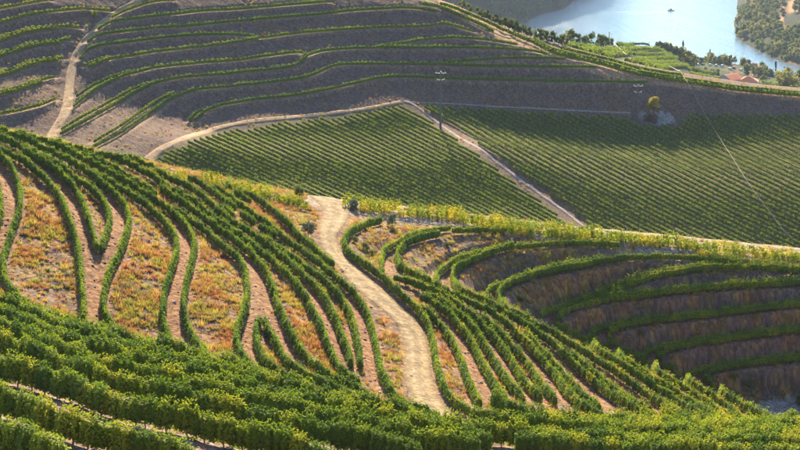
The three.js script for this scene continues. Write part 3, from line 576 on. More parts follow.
// one vine trained on wires: `len` along x, foliage from y0 to y1, `wide` across
function vineGeometry(len, y0, y1, wide, leaves, size, rough, core = 0.6) {
  const s = leafSoup(), ph = rr(0, 9);
  for (let k = 0; k < leaves; k++) {
    const t = rr(-0.54, 0.54), lump = 1 + rough * (Math.sin(t * 7 + ph) * 0.5 + Math.sin(t * 15 + ph * 2.3) * 0.35 + rr(-0.35, 0.35));
    const a = rr(0, Math.PI * 2), r = Math.pow(rnd(), 0.32), top = mix(y0, y1, 0.5) , hy = (y1 - y0) * 0.5;
    const y = top + Math.sin(a) * hy * r * (Math.sin(a) > 0 ? 0.75 + 0.25 * lump : 1), z = Math.cos(a) * wide * 0.5 * r * lump * (1 - 0.25 * Math.max(0, Math.sin(a)));
    s.leaf(t * len, y, z, size * rr(0.75, 1.3), rr(-0.3, 0.3), Math.sin(a) * 0.9 + 0.15, Math.cos(a));
  }
  for (let k = 0; k < leaves * 0.09; k++) { const t = rr(-0.5, 0.5), h = rr(0, 0.26) * (1 + rough) * (0.4 + 0.8 * vnoise(t * 6 + ph, 2)); s.leaf(t * len, y1 + h - 0.05, rr(-0.15, 0.15), size * rr(0.5, 0.9), rr(-1, 1), 0.3, rr(-1, 1)); }
  const body = new THREE.CylinderGeometry(1, 1, len * 1.02, 8, 4); body.rotateZ(Math.PI / 2);
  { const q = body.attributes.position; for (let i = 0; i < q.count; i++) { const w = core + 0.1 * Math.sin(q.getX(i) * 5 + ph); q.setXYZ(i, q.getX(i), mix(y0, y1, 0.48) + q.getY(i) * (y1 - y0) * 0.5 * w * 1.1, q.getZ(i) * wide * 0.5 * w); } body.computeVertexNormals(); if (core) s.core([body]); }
  return s.done();
}
function trunkGeometry(h, r) {
  const g = new THREE.CylinderGeometry(r * 0.75, r, h, 6, 3), p = g.attributes.position;
  g.translate(0, h / 2, 0);
  for (let i = 0; i < p.count; i++) { const y = p.getY(i); p.setX(i, p.getX(i) + Math.sin(y * 5) * 0.04); p.setZ(i, p.getZ(i) + Math.cos(y * 4) * 0.03); }
  g.deleteAttribute('uv'); g.computeVertexNormals();
  return g;
}
const leafMat = (r, g, b, t = 0.4) => new THREE.MeshPhysicalMaterial({ color: lin(r, g, b), roughness: 0.9, specularIntensity: 0.25, transmission: t, thickness: 0, side: THREE.DoubleSide });
const greens = [leafMat(0.17, 0.25, 0.012), leafMat(0.14, 0.215, 0.012), leafMat(0.21, 0.28, 0.012), leafMat(0.11, 0.18, 0.012), leafMat(0.24, 0.3, 0.013)];
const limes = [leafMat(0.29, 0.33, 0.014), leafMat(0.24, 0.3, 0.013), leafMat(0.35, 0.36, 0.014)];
const yellows = [leafMat(0.46, 0.42, 0.015), leafMat(0.4, 0.4, 0.015), leafMat(0.3, 0.35, 0.014), leafMat(0.52, 0.43, 0.018)];
const rusts = leafMat(0.4, 0.2, 0.03);
const fieldGreens = [leafMat(0.25, 0.31, 0.016), leafMat(0.28, 0.32, 0.018), leafMat(0.22, 0.29, 0.016)];
const bark = std(lin(0.09, 0.065, 0.045), 1), postMat = std(lin(0.2, 0.17, 0.14), 0.9);
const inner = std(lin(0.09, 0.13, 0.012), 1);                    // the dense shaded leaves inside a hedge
const pick = (a) => a[Math.floor(rnd() * a.length)];
const VINES = {
  block: Array.from({ length: 7 }, () => vineGeometry(1.4, 0.15, 1.8, 0.8, 850, 0.145, 0.8)),
  terrace: Array.from({ length: 7 }, () => vineGeometry(1.3, 0.12, 1.04, 0.52, 330, 0.14, 0.7, 0.62)),
  rim: Array.from({ length: 5 }, () => vineGeometry(1.3, 0.12, 0.95, 0.5, 240, 0.15, 0.65, 0.62)),
  crest: Array.from({ length: 6 }, () => vineGeometry(1.35, 0.08, 1.3, 0.7, 260, 0.16, 0.8, 0)),
};
VINES.spur = VINES.terrace;
const trunks = [trunkGeometry(0.6, 0.045), trunkGeometry(0.6, 0.055)];
const postGeo = new THREE.CylinderGeometry(0.04, 0.045, 1.9, 6); postGeo.translate(0, 0.85, 0);
const ORD = ['first', 'second', 'third', 'fourth', 'fifth', 'sixth', 'seventh', 'eighth', 'ninth', 'tenth', 'eleventh', 'twelfth', 'thirteenth', 'fourteenth', 'fifteenth', 'sixteenth', 'seventeenth', 'eighteenth', 'nineteenth', 'twentieth'];
const nth = (n) => ORD[n] ?? (n + 1) + (['st', 'nd', 'rd'][n % 10] ?? 'th');
const INFO = {                                     // label from its place in the family, group, metres between vines
  block: [(n) => `leafy vine row, ${nth(n)} of the dense green block counted from the grass banks`, 'vine rows of the dense block below the terraces', 1.2],
  terrace: [(n) => `clipped green vine row curving round the orange grass banks, ${nth(n)} of that hillside`, 'vine rows on the curved grass bank terraces', 1.12],
  spur: [(n) => `green vine row, ${nth(n)} from the sandy road towards the shaded hollow`, 'vine rows on the spur beside the shaded hollow', 1.12],
  rim: [(n) => `vine row on a dark bank rim, ${nth(n)} going down into the shaded hollow`, 'vine rows on the rims of the shaded hollow', 1.15],
  crest: [(n) => `yellowing loose vine row, ${nth(n)} along the bare ridge crest`, 'yellowing vine rows along the ridge crest', 1.2],
  field_near: [(n) => `straight vine row in the bright field, ${nth(n)} from the power pole's corner`, 'straight vine rows of the bright field'],
  field_far: [(n) => `straight vine row in the darker field, ${nth(n)} from its far top corner`, 'straight vine rows of the darker field'],
  upper_west: [(n) => `short vine row ending at the pale hill track, ${nth(n)} down that slope`, 'short vine rows beside the pale hill track'],
  upper_east: [(n) => `long vine row on a dark contour terrace, ${nth(n)} down the upper hill`, 'long contour vine rows of the upper hill'],
  strip: [(n) => `vine row on the sunny shoulder, ${nth(n)} above the long brown bank`, 'vine rows on the sunny shoulder'],
  river_terrace: [(n) => `small vine row, ${nth(n)} on the terraces that fall to the river`, 'vine rows on the river terraces'],
};
const count = {};
const labelOf = (zone) => INFO[zone][0](count[zone] = (count[zone] ?? -1) + 1);
const turnTo = (p, q) => Math.atan2(-(q.z - p.z), q.x - p.x);
const vineSpots = [];
for (const r of rows) {
  if (!VINES[r.zone]) continue;
  const [, group, gap] = INFO[r.zone], path = r.path, step = Math.max(1, Math.round(gap / 0.4));
  if (path.length < 4) continue;
  const row = new THREE.Group();
  const o = path[Math.floor(path.length / 2)]; row.position.set(o.x, height(o.x, o.z), o.z);
  let c = 0;
  for (let i = step >> 1; i < path.length; i += step, c++) {
    const p = path[i], y = height(p.x, p.z), a = path[Math.max(0, i - 1)], b = path[Math.min(path.length - 1, i + 1)], turn = turnTo(a, b);
    if (r.zone === 'crest' && rnd() < 0.06) continue;
    const n = fbm(p.x * 0.12, p.z * 0.12, 2), f = rnd();
    const [, vpx] = pixelOf(p.x / -p.z, -p.z, y), upx = 400 + FOC * p.x / -p.z;
    let m = pick(greens);
    if (r.zone === 'crest') m = f < 0.62 ? pick(limes) : pick(yellows);
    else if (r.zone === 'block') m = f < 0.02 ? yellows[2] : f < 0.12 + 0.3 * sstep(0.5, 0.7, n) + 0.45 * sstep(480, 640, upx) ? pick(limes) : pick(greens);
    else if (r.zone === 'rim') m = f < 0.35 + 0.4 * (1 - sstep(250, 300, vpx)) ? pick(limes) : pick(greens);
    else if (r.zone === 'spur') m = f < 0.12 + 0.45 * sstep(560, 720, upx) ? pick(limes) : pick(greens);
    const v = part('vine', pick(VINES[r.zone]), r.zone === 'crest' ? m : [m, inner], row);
    v.position.set(p.x - o.x + rr(-0.05, 0.05), y - row.position.y, p.z - o.z + rr(-0.05, 0.05));
    const k = rr(0.86, 1.14);
    v.scale.set(rr(0.95, 1.1), k * (r.zone === 'crest' ? rr(0.75, 1.15) : 1), rr(0.88, 1.12));
    v.rotation.y = turn + (rnd() < 0.5 ? Math.PI : 0);
    if (r.zone === 'block' || c % 2 === 0 && r.zone !== 'rim') part('trunk', pick(trunks), bark, v);
    if (r.zone === 'block' && c % 5 === 2) { const s = part('post', postGeo, postMat, row); s.position.copy(v.position); s.rotation.z = rr(-0.04, 0.04); }
  }
  thing(row, 'vine_row', labelOf(r.zone), 'vine row', group);
}
// rows too far off to tell the plants apart: one mesh a row
function farRow(r, per, size, y0, y1, wide, mats, gaps) {
  const path = r.path;
  if (path.length < 4) return;
  const ph = rnd(), s = leafSoup(), o = path[Math.floor(path.length / 2)], oy = height(o.x, o.z);
  for (let i = 0; i < path.length - 1; i++) {
    const a = path[i], b = path[i + 1], ya = height(a.x, a.z), yb = height(b.x, b.z), L = a.distanceTo(b), n = Math.round(per * L * (1 + 0.5 * (vnoise(i * 0.7, r.px[0][1]) - 0.5)));
    const dx = (b.x - a.x) / L, dz = (b.z - a.z) / L;
    const tall = 0.7 + 0.5 * vnoise(i * 0.55 + 31, r.px[0][0] * 3.1), hole = vnoise(i * 0.33 + 7, r.px[0][1] * 1.7);
    if (hole < gaps) continue;
    for (let k = 0; k < n; k++) {
      let t = rnd(); const bump = Math.abs(Math.sin(Math.PI * ((i + t) * 0.8 / 1.3 + ph + 1.6 * vnoise(i * 0.13, r.px[0][1])))); if (rnd() > 0.35 + 0.65 * bump) continue; const an = rr(0, 2 * Math.PI), rad_ = Math.pow(rnd(), 0.4), w = Math.cos(an) * wide * 0.5 * rad_ * rr(0.7, 1.35) * (0.7 + 0.6 * vnoise(i * 0.9 + 3, r.px[0][1] * 2.3)), y = mix(y0, y1 * tall * (0.72 + 0.36 * bump), 0.5 + 0.5 * Math.sin(an) * rad_);
      s.leaf(mix(a.x, b.x, t) - dz * w - o.x, mix(ya, yb, t) + y - oy, mix(a.z, b.z, t) + dx * w - o.z, size * rr(0.7, 1.3), -dz * Math.cos(an), Math.sin(an), dx * Math.cos(an));
    }
  }
  { const P = path.map((p) => new THREE.Vector3(p.x - o.x, height(p.x, p.z) - oy + mix(y0, y1, 0.42), p.z - o.z)); const tube = new THREE.TubeGeometry(new THREE.CatmullRomCurve3(P), Math.max(8, Math.round(path.length / 2)), 0.5, 5), q = tube.attributes.position; for (let i = 0; i < q.count; i++) { const c = P[Math.round(Math.floor(i / 6) / (q.count / 6 - 1) * (P.length - 1))]; q.setXYZ(i, mix(c.x, q.getX(i), wide * 0.42), c.y + (q.getY(i) - c.y) * (y1 - y0) * 0.55, mix(c.z, q.getZ(i), wide * 0.42)); } tube.deleteAttribute('uv'); tube.computeVertexNormals(); s.core([tube]); }
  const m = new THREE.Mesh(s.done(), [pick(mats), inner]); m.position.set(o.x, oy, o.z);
  thing(m, 'vine_row', labelOf(r.zone), 'vine row', INFO[r.zone][1]);
}
for (const r of rows) {
  if (r.zone === 'field_near') farRow(r, 52, 0.23, 0.1, 1.2, 0.62, fieldGreens, 0.05);
  if (r.zone === 'field_far') farRow(r, 52, 0.23, 0.1, 1.2, 0.62, fieldGreens, 0.05);
  if (r.zone.startsWith('upper')) farRow(r, 62, 0.24, 0.1, 1.2, 0.62, r.zone === 'upper_west' ? limes : [...greens.slice(0, 3), ...limes.slice(0, 2)], 0.04);
  if (r.zone === 'strip') farRow(r, 44, 0.32, 0.15, 1.7, 1.35, [greens[2], greens[4], limes[1]], 0.14);
  if (r.zone === 'river_terrace') farRow(r, 14, 0.6, 0.2, 2.2, 1.6, [greens[2], greens[4], limes[1]], 0.05);
}

// ------------------------------------------------------------------ dry grass on the banks
{
  const tuft = (n, h, spread) => { const P = [], Nn = []; for (let k = 0; k < n; k++) { const a = rr(0, 6.283), r = rr(0, 0.16), x = Math.cos(a) * r, z = Math.sin(a) * r, hh = h * rr(0.5, 1), bx = Math.cos(a) * spread * rr(0.3, 1), bz = Math.sin(a) * spread * rr(0.3, 1), w = rr(0.015, 0.035), c = rr(0, 6.283), wx = Math.cos(c) * w, wz = Math.sin(c) * w; P.push(x - wx, 0, z - wz, x + wx, 0, z + wz, x + bx, hh, z + bz); for (let m = 0; m < 3; m++) Nn.push(Math.cos(c + 1.57), 0.5, Math.sin(c + 1.57)); } const g = new THREE.BufferGeometry(); g.setAttribute('position', new THREE.Float32BufferAttribute(P, 3)); g.setAttribute('normal', new THREE.Float32BufferAttribute(Nn, 3)); return g; };
  const grassMat = new THREE.MeshPhysicalMaterial({ color: lin(1, 1, 1), roughness: 1, specularIntensity: 0.1, transmission: 0.4, thickness: 0, side: THREE.DoubleSide });
  const geos = [tuft(30, 0.36, 0.2), tuft(24, 0.5, 0.26), tuft(40, 0.22, 0.24)];
  const put = [[], [], []], M = new THREE.Matrix4(), Q = new THREE.Quaternion(), E = new THREE.Euler();
  const palette = [[0.42, 0.31, 0.055], [0.3, 0.29, 0.055], [0.42, 0.21, 0.065], [0.3, 0.155, 0.07], [0.26, 0.22, 0.16], [0.46, 0.32, 0.09]];
  const rowNear = (x, z) => { const q = x / -z, k = id(-z) * NQ + iq(q); return nearRow[k]; };
  const add = (x, z, s, c) => { const g = Math.floor(rnd() * 3); E.set(rr(-0.2, 0.2), rr(0, 6.28), rr(-0.2, 0.2)); Q.setFromEuler(E); put[g].push([new THREE.Matrix4().compose(new THREE.Vector3(x, height(x, z) - 0.02, z), Q, new THREE.Vector3(s, s * rr(0.8, 1.2), s)), c]); };
  for (let k = 0; k < 120000; k++) {
    const d = rr(118, 204), u = rr(-30, 830), q = (u - 400) / FOC, x = q * d, h = heightQ(q, d), [pu, pv] = pixelOf(q, d, h);
    if (pv > blockLine(pu) + 4) continue;
    const nr = rowNear(x, -d); if (nr < 0.55) continue;
    const hollow = d > 156 && inPoly(pu, pv, hollowPoly), w = walkDist(x, d);
    if (w < 0.75 || (w < 1.1 && rnd() < 0.7)) continue;
    // not on the road
    const onRoad = roadL.length && (() => { for (let i = 0; i < roadL.length - 1; i++) if (pv >= Math.min(roadL[i][1], roadR[i][1]) - 1 && pv <= Math.max(roadL[i + 1][1], roadR[i + 1][1]) + 1 && pu > Math.min(roadL[i][0], roadL[i + 1][0]) - 2 && pu < Math.max(roadR[i][0], roadR[i + 1][0]) + 2) return true; return false; })();
    if (onRoad) continue;
    const n = fbm(x * 0.35, d * 0.35, 3), n2 = fbm(x * 0.2 + 50, d * 0.2, 2);
    const choose = () => (n2 > 0.56 ? pick([palette[2], palette[3], palette[2], palette[0]]) : n2 > 0.42 ? pick([palette[0], palette[1], palette[5], palette[0]]) : pick(palette));
    const dens = (0.1 + 0.75 * sstep(0.42, 0.62, n)) * (hollow || pu > 470 || (pu > 345 && pv < 300) ? 0.35 : 1);   // sparser on the steep banks and the ridge
    if (rnd() > dens || inPoly(pu, pv, floorPoly)) continue;
    const c = choose();
    add(x, -d, rr(0.6, 1.2) * (rnd() < 0.12 ? 1.5 : 1), c.map((v) => v * rr(0.8, 1.15)));
  }
  for (let k = 0; k < 9000; k++) {               // thin cover on the upper hill and the long bank
    const d = rr(335, 452), u = rr(-30, 830), q = (u - 400) / FOC, x = q * d, h = heightQ(q, d), [pu, pv] = pixelOf(q, d, h);
    if (inPoly(pu, pv, fieldA) || inPoly(pu, pv, fieldB) || inPoly(pu, pv, gravelPoly) || rowNear(x, -d) < 1 || rnd() > 0.06 + 0.8 * sstep(0.45, 0.65, fbm(x * 0.15, d * 0.15, 3))) continue;
    add(x, -d, rr(0.7, 1.5), pick(palette).map((v) => v * rr(0.8, 1.15)));
  }
  geos.forEach((g, i) => {
    const im = new THREE.InstancedMesh(g, grassMat, put[i].length); const col = new THREE.Color();
    put[i].forEach(([m, c], k) => { im.setMatrixAt(k, m); im.setColorAt(k, col.setRGB(...c)); });
    im.castShadow = im.receiveShadow = true; im.name = numbered('dry_grass'); im.userData = { kind: 'stuff', label: 'tufts of dry yellow and orange grass on the terrace banks', category: 'grass' };
    scene.add(im);
  });
}
// ------------------------------------------------------------------ trees and shrubs
function crownGeometry(leaves, size, clumps, squash = 1, fill = 0.45) {
  const s = leafSoup(), cs = [];
  for (let k = 0; k < clumps; k++) { const a = rr(0, 6.283), y = rr(-0.75, 0.9), r = Math.sqrt(1 - y * y * 0.8) * rr(0.3, 0.72); cs.push([Math.cos(a) * r, y * 0.75, Math.sin(a) * r, rr(0.28, fill)]); }
  for (let k = 0; k < leaves; k++) {
    const [cx, cy, cz, cr] = cs[k % clumps], y = rr(-1, 1), a = rr(0, 6.283), q = Math.sqrt(1 - y * y), r = cr * Math.pow(rnd(), 0.3);
    s.leaf(cx + Math.cos(a) * q * r, (cy + y * r) * squash, cz + Math.sin(a) * q * r, size * rr(0.7, 1.3), Math.cos(a) * q, y, Math.sin(a) * q);
  }
  return s.done();
}
function limbs(h, r) {
  const g = [];
  const bar = (ax, ay, az, bx, by, bz, r0, r1) => { const a = new THREE.Vector3(ax, ay, az), b = new THREE.Vector3(bx, by, bz), l = a.distanceTo(b), c = new THREE.CylinderGeometry(r1, r0, l, 7); c.translate(0, l / 2, 0); c.applyQuaternion(new THREE.Quaternion().setFromUnitVectors(new THREE.Vector3(0, 1, 0), b.clone().sub(a).normalize())); c.translate(ax, ay, az); g.push(c); };
  bar(0, -0.15, 0, 0.04, h * 0.55, 0.03, r, r * 0.7);
  for (let k = 0; k < 4; k++) { const a = k * 1.57 + rr(0, 1); bar(0.04, h * 0.5, 0.03, Math.cos(a) * h * 0.4, h * rr(0.85, 1.15), Math.sin(a) * h * 0.4, r * 0.55, r * 0.2); }
  return mergeGeometries(g);
}
const crowns = Array.from({ length: 5 }, () => crownGeometry(900, 0.16, 16));
const farCrowns = Array.from({ length: 6 }, () => crownGeometry(240, 0.3, 9));
const trunkShape = limbs(1, 0.07);
const olive = [leafMat(0.16, 0.19, 0.12, 0.25), leafMat(0.2, 0.23, 0.13, 0.25)];
const treeGreens = [leafMat(0.1, 0.13, 0.03, 0.5), leafMat(0.13, 0.16, 0.035, 0.5), leafMat(0.18, 0.19, 0.04, 0.5), leafMat(0.24, 0.22, 0.045, 0.5)];
const cypressMat = leafMat(0.02, 0.035, 0.015, 0.15);
function tree(name, label, category, group, at, h, r, crown, mat, under = 0.35, flat = 1) {
  const t = new THREE.Group(); t.position.copy(at);
  const tr = part('trunk', trunkShape, bark, t); const th = Math.max(0.3, h * under + r * 0.5); tr.scale.set(th * 1.1, th, th * 1.1);
  const c = part('crown', crown, mat, t); c.position.y = h - r * flat * 0.98; c.scale.set(r, r * flat, r); c.rotation.y = rr(0, 6.28);
  return thing(t, name, label, category, group);
}
const spot = (u, v, range) => ground(u, v, ...range);
tree('olive_tree', 'round grey green olive bush at the inner bend of the sandy road', 'olive tree', null, spot(308, 237, [150, 205]), 1.9, 0.95, crowns[0], olive[0], 0.2);
tree('olive_tree', 'small grey olive tree between the road end and the yellow vines', 'olive tree', null, spot(353, 211, [190, 212]), 1.6, 0.85, crowns[1], olive[0], 0.2);
tree('olive_tree', 'small grey olive tree beside the end of the hedge rounding the hollow', 'olive tree', null, spot(392, 227, [186, 212]), 1.7, 0.85, crowns[2], olive[1], 0.2);
tree('round_tree', 'dark round tree standing behind the yellow vines on the crest', 'tree', null, spot(299, 199, [190, 214]), 2.1, 0.9, crowns[3], treeGreens[1], 0.25);
tree('shrub', 'dark bushy vine clump by the bare soil on the ridge', 'shrub', null, spot(228, 191, [180, 212]), 1.0, 0.6, crowns[4], greens[3], 0.1);
tree('shrub', 'leafy bush beside the orange path at the mouth of the hollow', 'shrub', null, spot(793, 421, [130, 160]), 1.4, 1.0, crowns[0], greens[2], 0.1);
tree('shrub', 'dark shrub on the floor edge of the shaded hollow', 'shrub', null, spot(800, 407, [160, 190]), 1.6, 0.8, crowns[1], treeGreens[0], 0.1);
for (const [u, v, h, r] of [[398, 262, 0.9, 0.7], [416, 276, 0.8, 0.6], [366, 250, 0.9, 0.7], [374, 256, 0.8, 0.65], [356, 243, 0.8, 0.5], [446, 246, 0.6, 0.5], [520, 300, 0.7, 0.6], [640, 336, 0.7, 0.6], [748, 386, 1.0, 0.8], [735, 380, 0.9, 0.7]]) tree('bank_shrub', 'low dull green shrub on a dark bank of the shaded hollow', 'shrub', 'shrubs on the banks of the hollow', spot(u, v, HOLLOW), h, r, pick(crowns), pick(treeGreens.slice(1)), 0.05, 0.8);
tree('mound_tree', 'yellow topped tree on the brown mound below the long bank', 'tree', null, spot(653, 114, [395, 428]), 4.6, 2.0, crowns[2], leafMat(0.34, 0.28, 0.04), 0.3);
tree('mound_shrub', 'wide brown shrub covering the mound below the long bank', 'shrub', null, spot(651, 121, [395, 425]), 3.0, 2.5, crowns[3], leafMat(0.17, 0.12, 0.08, 0.2), 0.1, 0.75);
tree('track_bush', 'pale green bush beside the top of the upper hill track', 'shrub', null, spot(94, 17, [380, 430]), 1.7, 1.0, crowns[1], limes[1], 0.15);
// along the skyline of the shoulder
for (const [u, v, s] of [[497, 24, 1.5], [505, 28, 1.6], [512, 31, 1.8], [518, 33, 1.9], [524, 35, 1.6], [530, 37, 1.5], [538, 39, 1.7], [546, 41, 1.6], [554, 43, 1.8], [562, 45, 1.6], [501, 27, 1.2], [509, 30.5, 1.3], [515, 33, 1.2], [521, 35, 1.3], [527, 37, 1.1], [534, 39, 1.2], [542, 41, 1.3], [550, 43, 1.2], [558, 45, 1.2], [566, 46, 1.3], [574, 47, 1.4], [492, 23, 1.1], [484, 19, 1.1], [479, 16, 1.4], [462, 9, 1.4], [470, 12, 1.3], [488, 20, 1.5]]) tree('skyline_tree', 'small dark tree on the skyline of the sunny shoulder', 'tree', 'trees on the skyline of the shoulder', spot(u, v, [440, 560]), s * 2, s, pick(farCrowns), pick(treeGreens.slice(0, 3)), 0.2);
for (const [u, v, s] of [[570, 46, 2.6], [576, 46, 2.2], [589, 47, 2.9], [601, 47, 2.8], [606, 47, 2.4], [583, 48, 1.9], [613, 46, 1.8], [597, 48, 1.9]]) tree('river_edge_tree', 'dark tree at the river edge of the vine terraces', 'tree', 'trees at the river edge of the terraces', spot(u, v, [560, 860]), s * 1.9, s, pick(farCrowns), pick(treeGreens.slice(0, 3)), 0.2);
for (let k = 0; k < 75; k++) { const u = rr(650, 805), lot = u > 692 && u < 746; tree('house_tree', 'bushy tree in the belt between the houses and the river', 'tree', 'trees of the belt beside the river', spot(u, lot ? rr(60, 63) + (u - 692) * 0.06 : mix(56, 76, (u - 655) / 135) + rr(0, 6), lot ? [1120, 1230] : [900, 1220]), rr(4, 8), rr(2.6, 4.6), pick(farCrowns), pick(treeGreens), 0.2); }
tree('house_tree', 'large spreading tree with yellowing crown beside the white house', 'tree', null, spot(786, 91, [820, 1000]), 15, 8.5, crowns[3], treeGreens[3], 0.2);
for (const [u, v] of [[682, 60], [709, 62], [729, 69], [749, 72], [775, 74], [799, 84]]) {
  const t = new THREE.Group(); t.position.copy(spot(u, v, [980, 1220]));
  part('trunk', trunkShape, bark, t).scale.set(1, 1.4, 1);
  const c = part('crown', pick(farCrowns), cypressMat, t); c.scale.set(1.3, 4.6, 1.3); c.position.y = 5;
  thing(t, 'cypress_tree', 'slim dark cypress standing up against the river', 'cypress', 'cypresses along the river');
}
for (let k = 0; k < 34; k++) { const u = rr(688, 806), v = mix(74, 90, (u - 688) / 118) + rr(-5, 1); if (u > 718 && u < 762) continue; tree('garden_tree', 'low round bush on the vine terraces around the houses', 'shrub', 'bushes around the houses', spot(u, v, [760, 1060]), rr(2.4, 4.2), rr(1.6, 2.8), pick(farCrowns), pick(treeGreens), 0.15); }
// wooded far bank
for (let k = 0, n = 0; k < 1600 && n < 270; k++) {
  const u = rr(733, 815), v = rr(0, 70), p = spot(u, v, [1280, 1900]);
  if (p.y < 1.2) continue;
  const path = Math.abs(u - (v < 24 ? 780 : 780 + (v - 24) * 0.95));
  if (path < 2 || (u > 786 && v < 30 && rnd() < 0.7)) continue;
  n++;
  tree('bank_tree', 'crown of the dense wood on the far river bank', 'tree', 'trees of the wood on the far river bank', p, rr(5, 9), rr(3.4, 5.6), pick(farCrowns), pick(treeGreens), 0.2);
}

// woods on the far hillside, too far off to count
{
  const im = new THREE.InstancedMesh(farCrowns[0], treeGreens[0], 900), M = new THREE.Matrix4(), Q = new THREE.Quaternion();
  let n = 0;
  while (n < 900) { const u = rr(380, 600), d = rr(1700, 2500), q = (u - 400) / FOC, h = heightQ(q, d); if (h < 2) { if (rnd() < 0.02) { im.setMatrixAt(n++, M.makeScale(0.001, 0.001, 0.001)); } continue; } const r = rr(4, 8); im.setMatrixAt(n++, M.compose(new THREE.Vector3(q * d, h + r * 0.4, -d), Q.setFromAxisAngle(new THREE.Vector3(0, 1, 0), rr(0, 6)), new THREE.Vector3(r, r, r))); }
  im.name = 'far_wood'; im.userData = { kind: 'stuff', label: 'hazy dark wood on the far hillside beyond the river', category: 'wood' }; im.castShadow = im.receiveShadow = true; scene.add(im);
}

// loose stones on the paths, the banks and between the rows
{
  const g = new THREE.IcosahedronGeometry(1, 0), p = g.attributes.position; for (let i = 0; i < p.count; i++) p.setY(i, p.getY(i) * 0.55); g.computeVertexNormals(); g.deleteAttribute('uv');
  const list = [];
  for (let k = 0; k < 14000; k++) {
    const d = rr(70, 205), u = rr(-20, 820), q = (u - 400) / FOC, x = q * d, h = heightQ(q, d), [pu, pv] = pixelOf(q, d, h), w = walkDist(x, d);
    const low = pv > blockLine(pu) && d < 140;
    if (!low && w > 0.9 && rnd() < 0.55) continue;
    list.push([x, h, -d]);
  }
  const im = new THREE.InstancedMesh(g, std(lin(1, 1, 1), 1), list.length), M = new THREE.Matrix4(), Q = new THREE.Quaternion(), E = new THREE.Euler(), c = new THREE.Color();
  list.forEach(([x, h, z], k) => { const s = 0.04 + 0.13 * Math.pow(rnd(), 3); E.set(rr(-0.3, 0.3), rr(0, 6), rr(-0.3, 0.3)); im.setMatrixAt(k, M.compose(new THREE.Vector3(x, h + s * 0.2, z), Q.setFromEuler(E), new THREE.Vector3(s * rr(0.8, 1.5), s, s))); const v = rr(0.16, 0.36); im.setColorAt(k, c.setRGB(v, v * rr(0.72, 0.9), v * rr(0.55, 0.82))); });
  im.name = 'loose_stones'; im.userData = { kind: 'stuff', label: 'loose schist stones on the paths and banks', category: 'stones' }; im.castShadow = im.receiveShadow = true; scene.add(im);
}

// ------------------------------------------------------------------ poles, pipe, boat, cars, houses
const concrete = std(lin(0.3, 0.29, 0.28), 0.9), white = std(lin(0.78, 0.77, 0.74), 0.7), steel = std(lin(0.12, 0.12, 0.13), 0.6, { metalness: 0.4 });
const box = (w, h, d, x = 0, y = 0, z = 0) => { const g = new THREE.BoxGeometry(w, h, d); g.translate(x, y, z); return g; };
function pole(label, at, h) {
  const t = new THREE.Group(); t.position.copy(at);
  const s = new THREE.CylinderGeometry(0.15, 0.3, h + 0.4, 8); s.translate(0, h / 2 - 0.2, 0); part('mast', s, steel, t);
  part('crossarm', box(2.6, 0.16, 0.16, 0, h - 0.5, 0.24), steel, t);
  part('crossarm', box(2.0, 0.14, 0.14, 0, h - 2.1, 0.24), steel, t);
  const ins = new THREE.LatheGeometry([[0, 0], [0.16, 0.02], [0.16, 0.2], [0.24, 0.24], [0.16, 0.34], [0.24, 0.42], [0.14, 0.55], [0, 0.6]].map(([x, y]) => new THREE.Vector2(x, y)), 10);
  for (const [x, y] of [[-1.1, h - 0.42], [0.2, h - 0.42], [1.1, h - 0.42], [-0.85, h - 2.03], [0.85, h - 2.03]]) { const k = part('insulator', ins, white, t); k.position.set(x, y, 0.24); k.scale.setScalar(0.55); }
  return thing(t, 'power_pole', label, 'power pole');
}
pole('tall dark power pole standing beside the grey diagonal track', spot(440.5, 128, [350, 420]), 13.8);
pole('dark power pole in front of the long brown bank beside the mound', spot(637, 121, [395, 425]), 9.6);
{
  const t = new THREE.Group(); t.position.copy(spot(609, 46, [600, 820]));
  const s = new THREE.CylinderGeometry(0.2, 0.3, 6.5, 8); s.translate(0, 3, 0); part('mast', s, white, t); part('crossarm', box(2.2, 0.2, 0.2, 0, 5.6, 0.3), white, t);
  thing(t, 'river_pole', 'pale pole standing among the river edge trees', 'pole');
}
{
  const px = [[680, 76], [688, 89], [696, 103], [704, 118], [718, 141], [732, 163], [745, 184], [758, 203], [771, 220], [784, 237], [792, 244]];
  const p = px.map(([u, v]) => { const g = ground(u, v, 330, 452, 0.3); g.y += 1.7; return g; });
  const t = new THREE.Group(), o = p[5]; t.position.copy(o);
  const g = new THREE.TubeGeometry(new THREE.CatmullRomCurve3(p.map((a) => a.clone().sub(o))), 160, 0.05, 6);
  part('line', g, std(lin(0.36, 0.31, 0.24), 0.9), t);
  const far = [[613, 42], [620, 49], [628, 55], [640, 56.5], [652, 58.5], [662, 62.5], [670, 66.5]].map(([u, v]) => { const a = ground(u, v, 500, 1000, 1.7); a.y += 1.7; return a.sub(o); }); far.push(p[0].clone().sub(o));
  part('line', new THREE.TubeGeometry(new THREE.CatmullRomCurve3(far), 120, 0.13, 6), std(lin(0.42, 0.37, 0.29), 0.9), t);
  for (const a of p) { const q = new THREE.CylinderGeometry(0.05, 0.06, 2.0, 6); part('stake', q, steel, t).position.set(a.x - o.x, a.y - o.y - 0.9, a.z - o.z); }
  thing(t, 'staked_cable', 'thin pale line running straight down the brown bank and the darker field', 'cable');
}
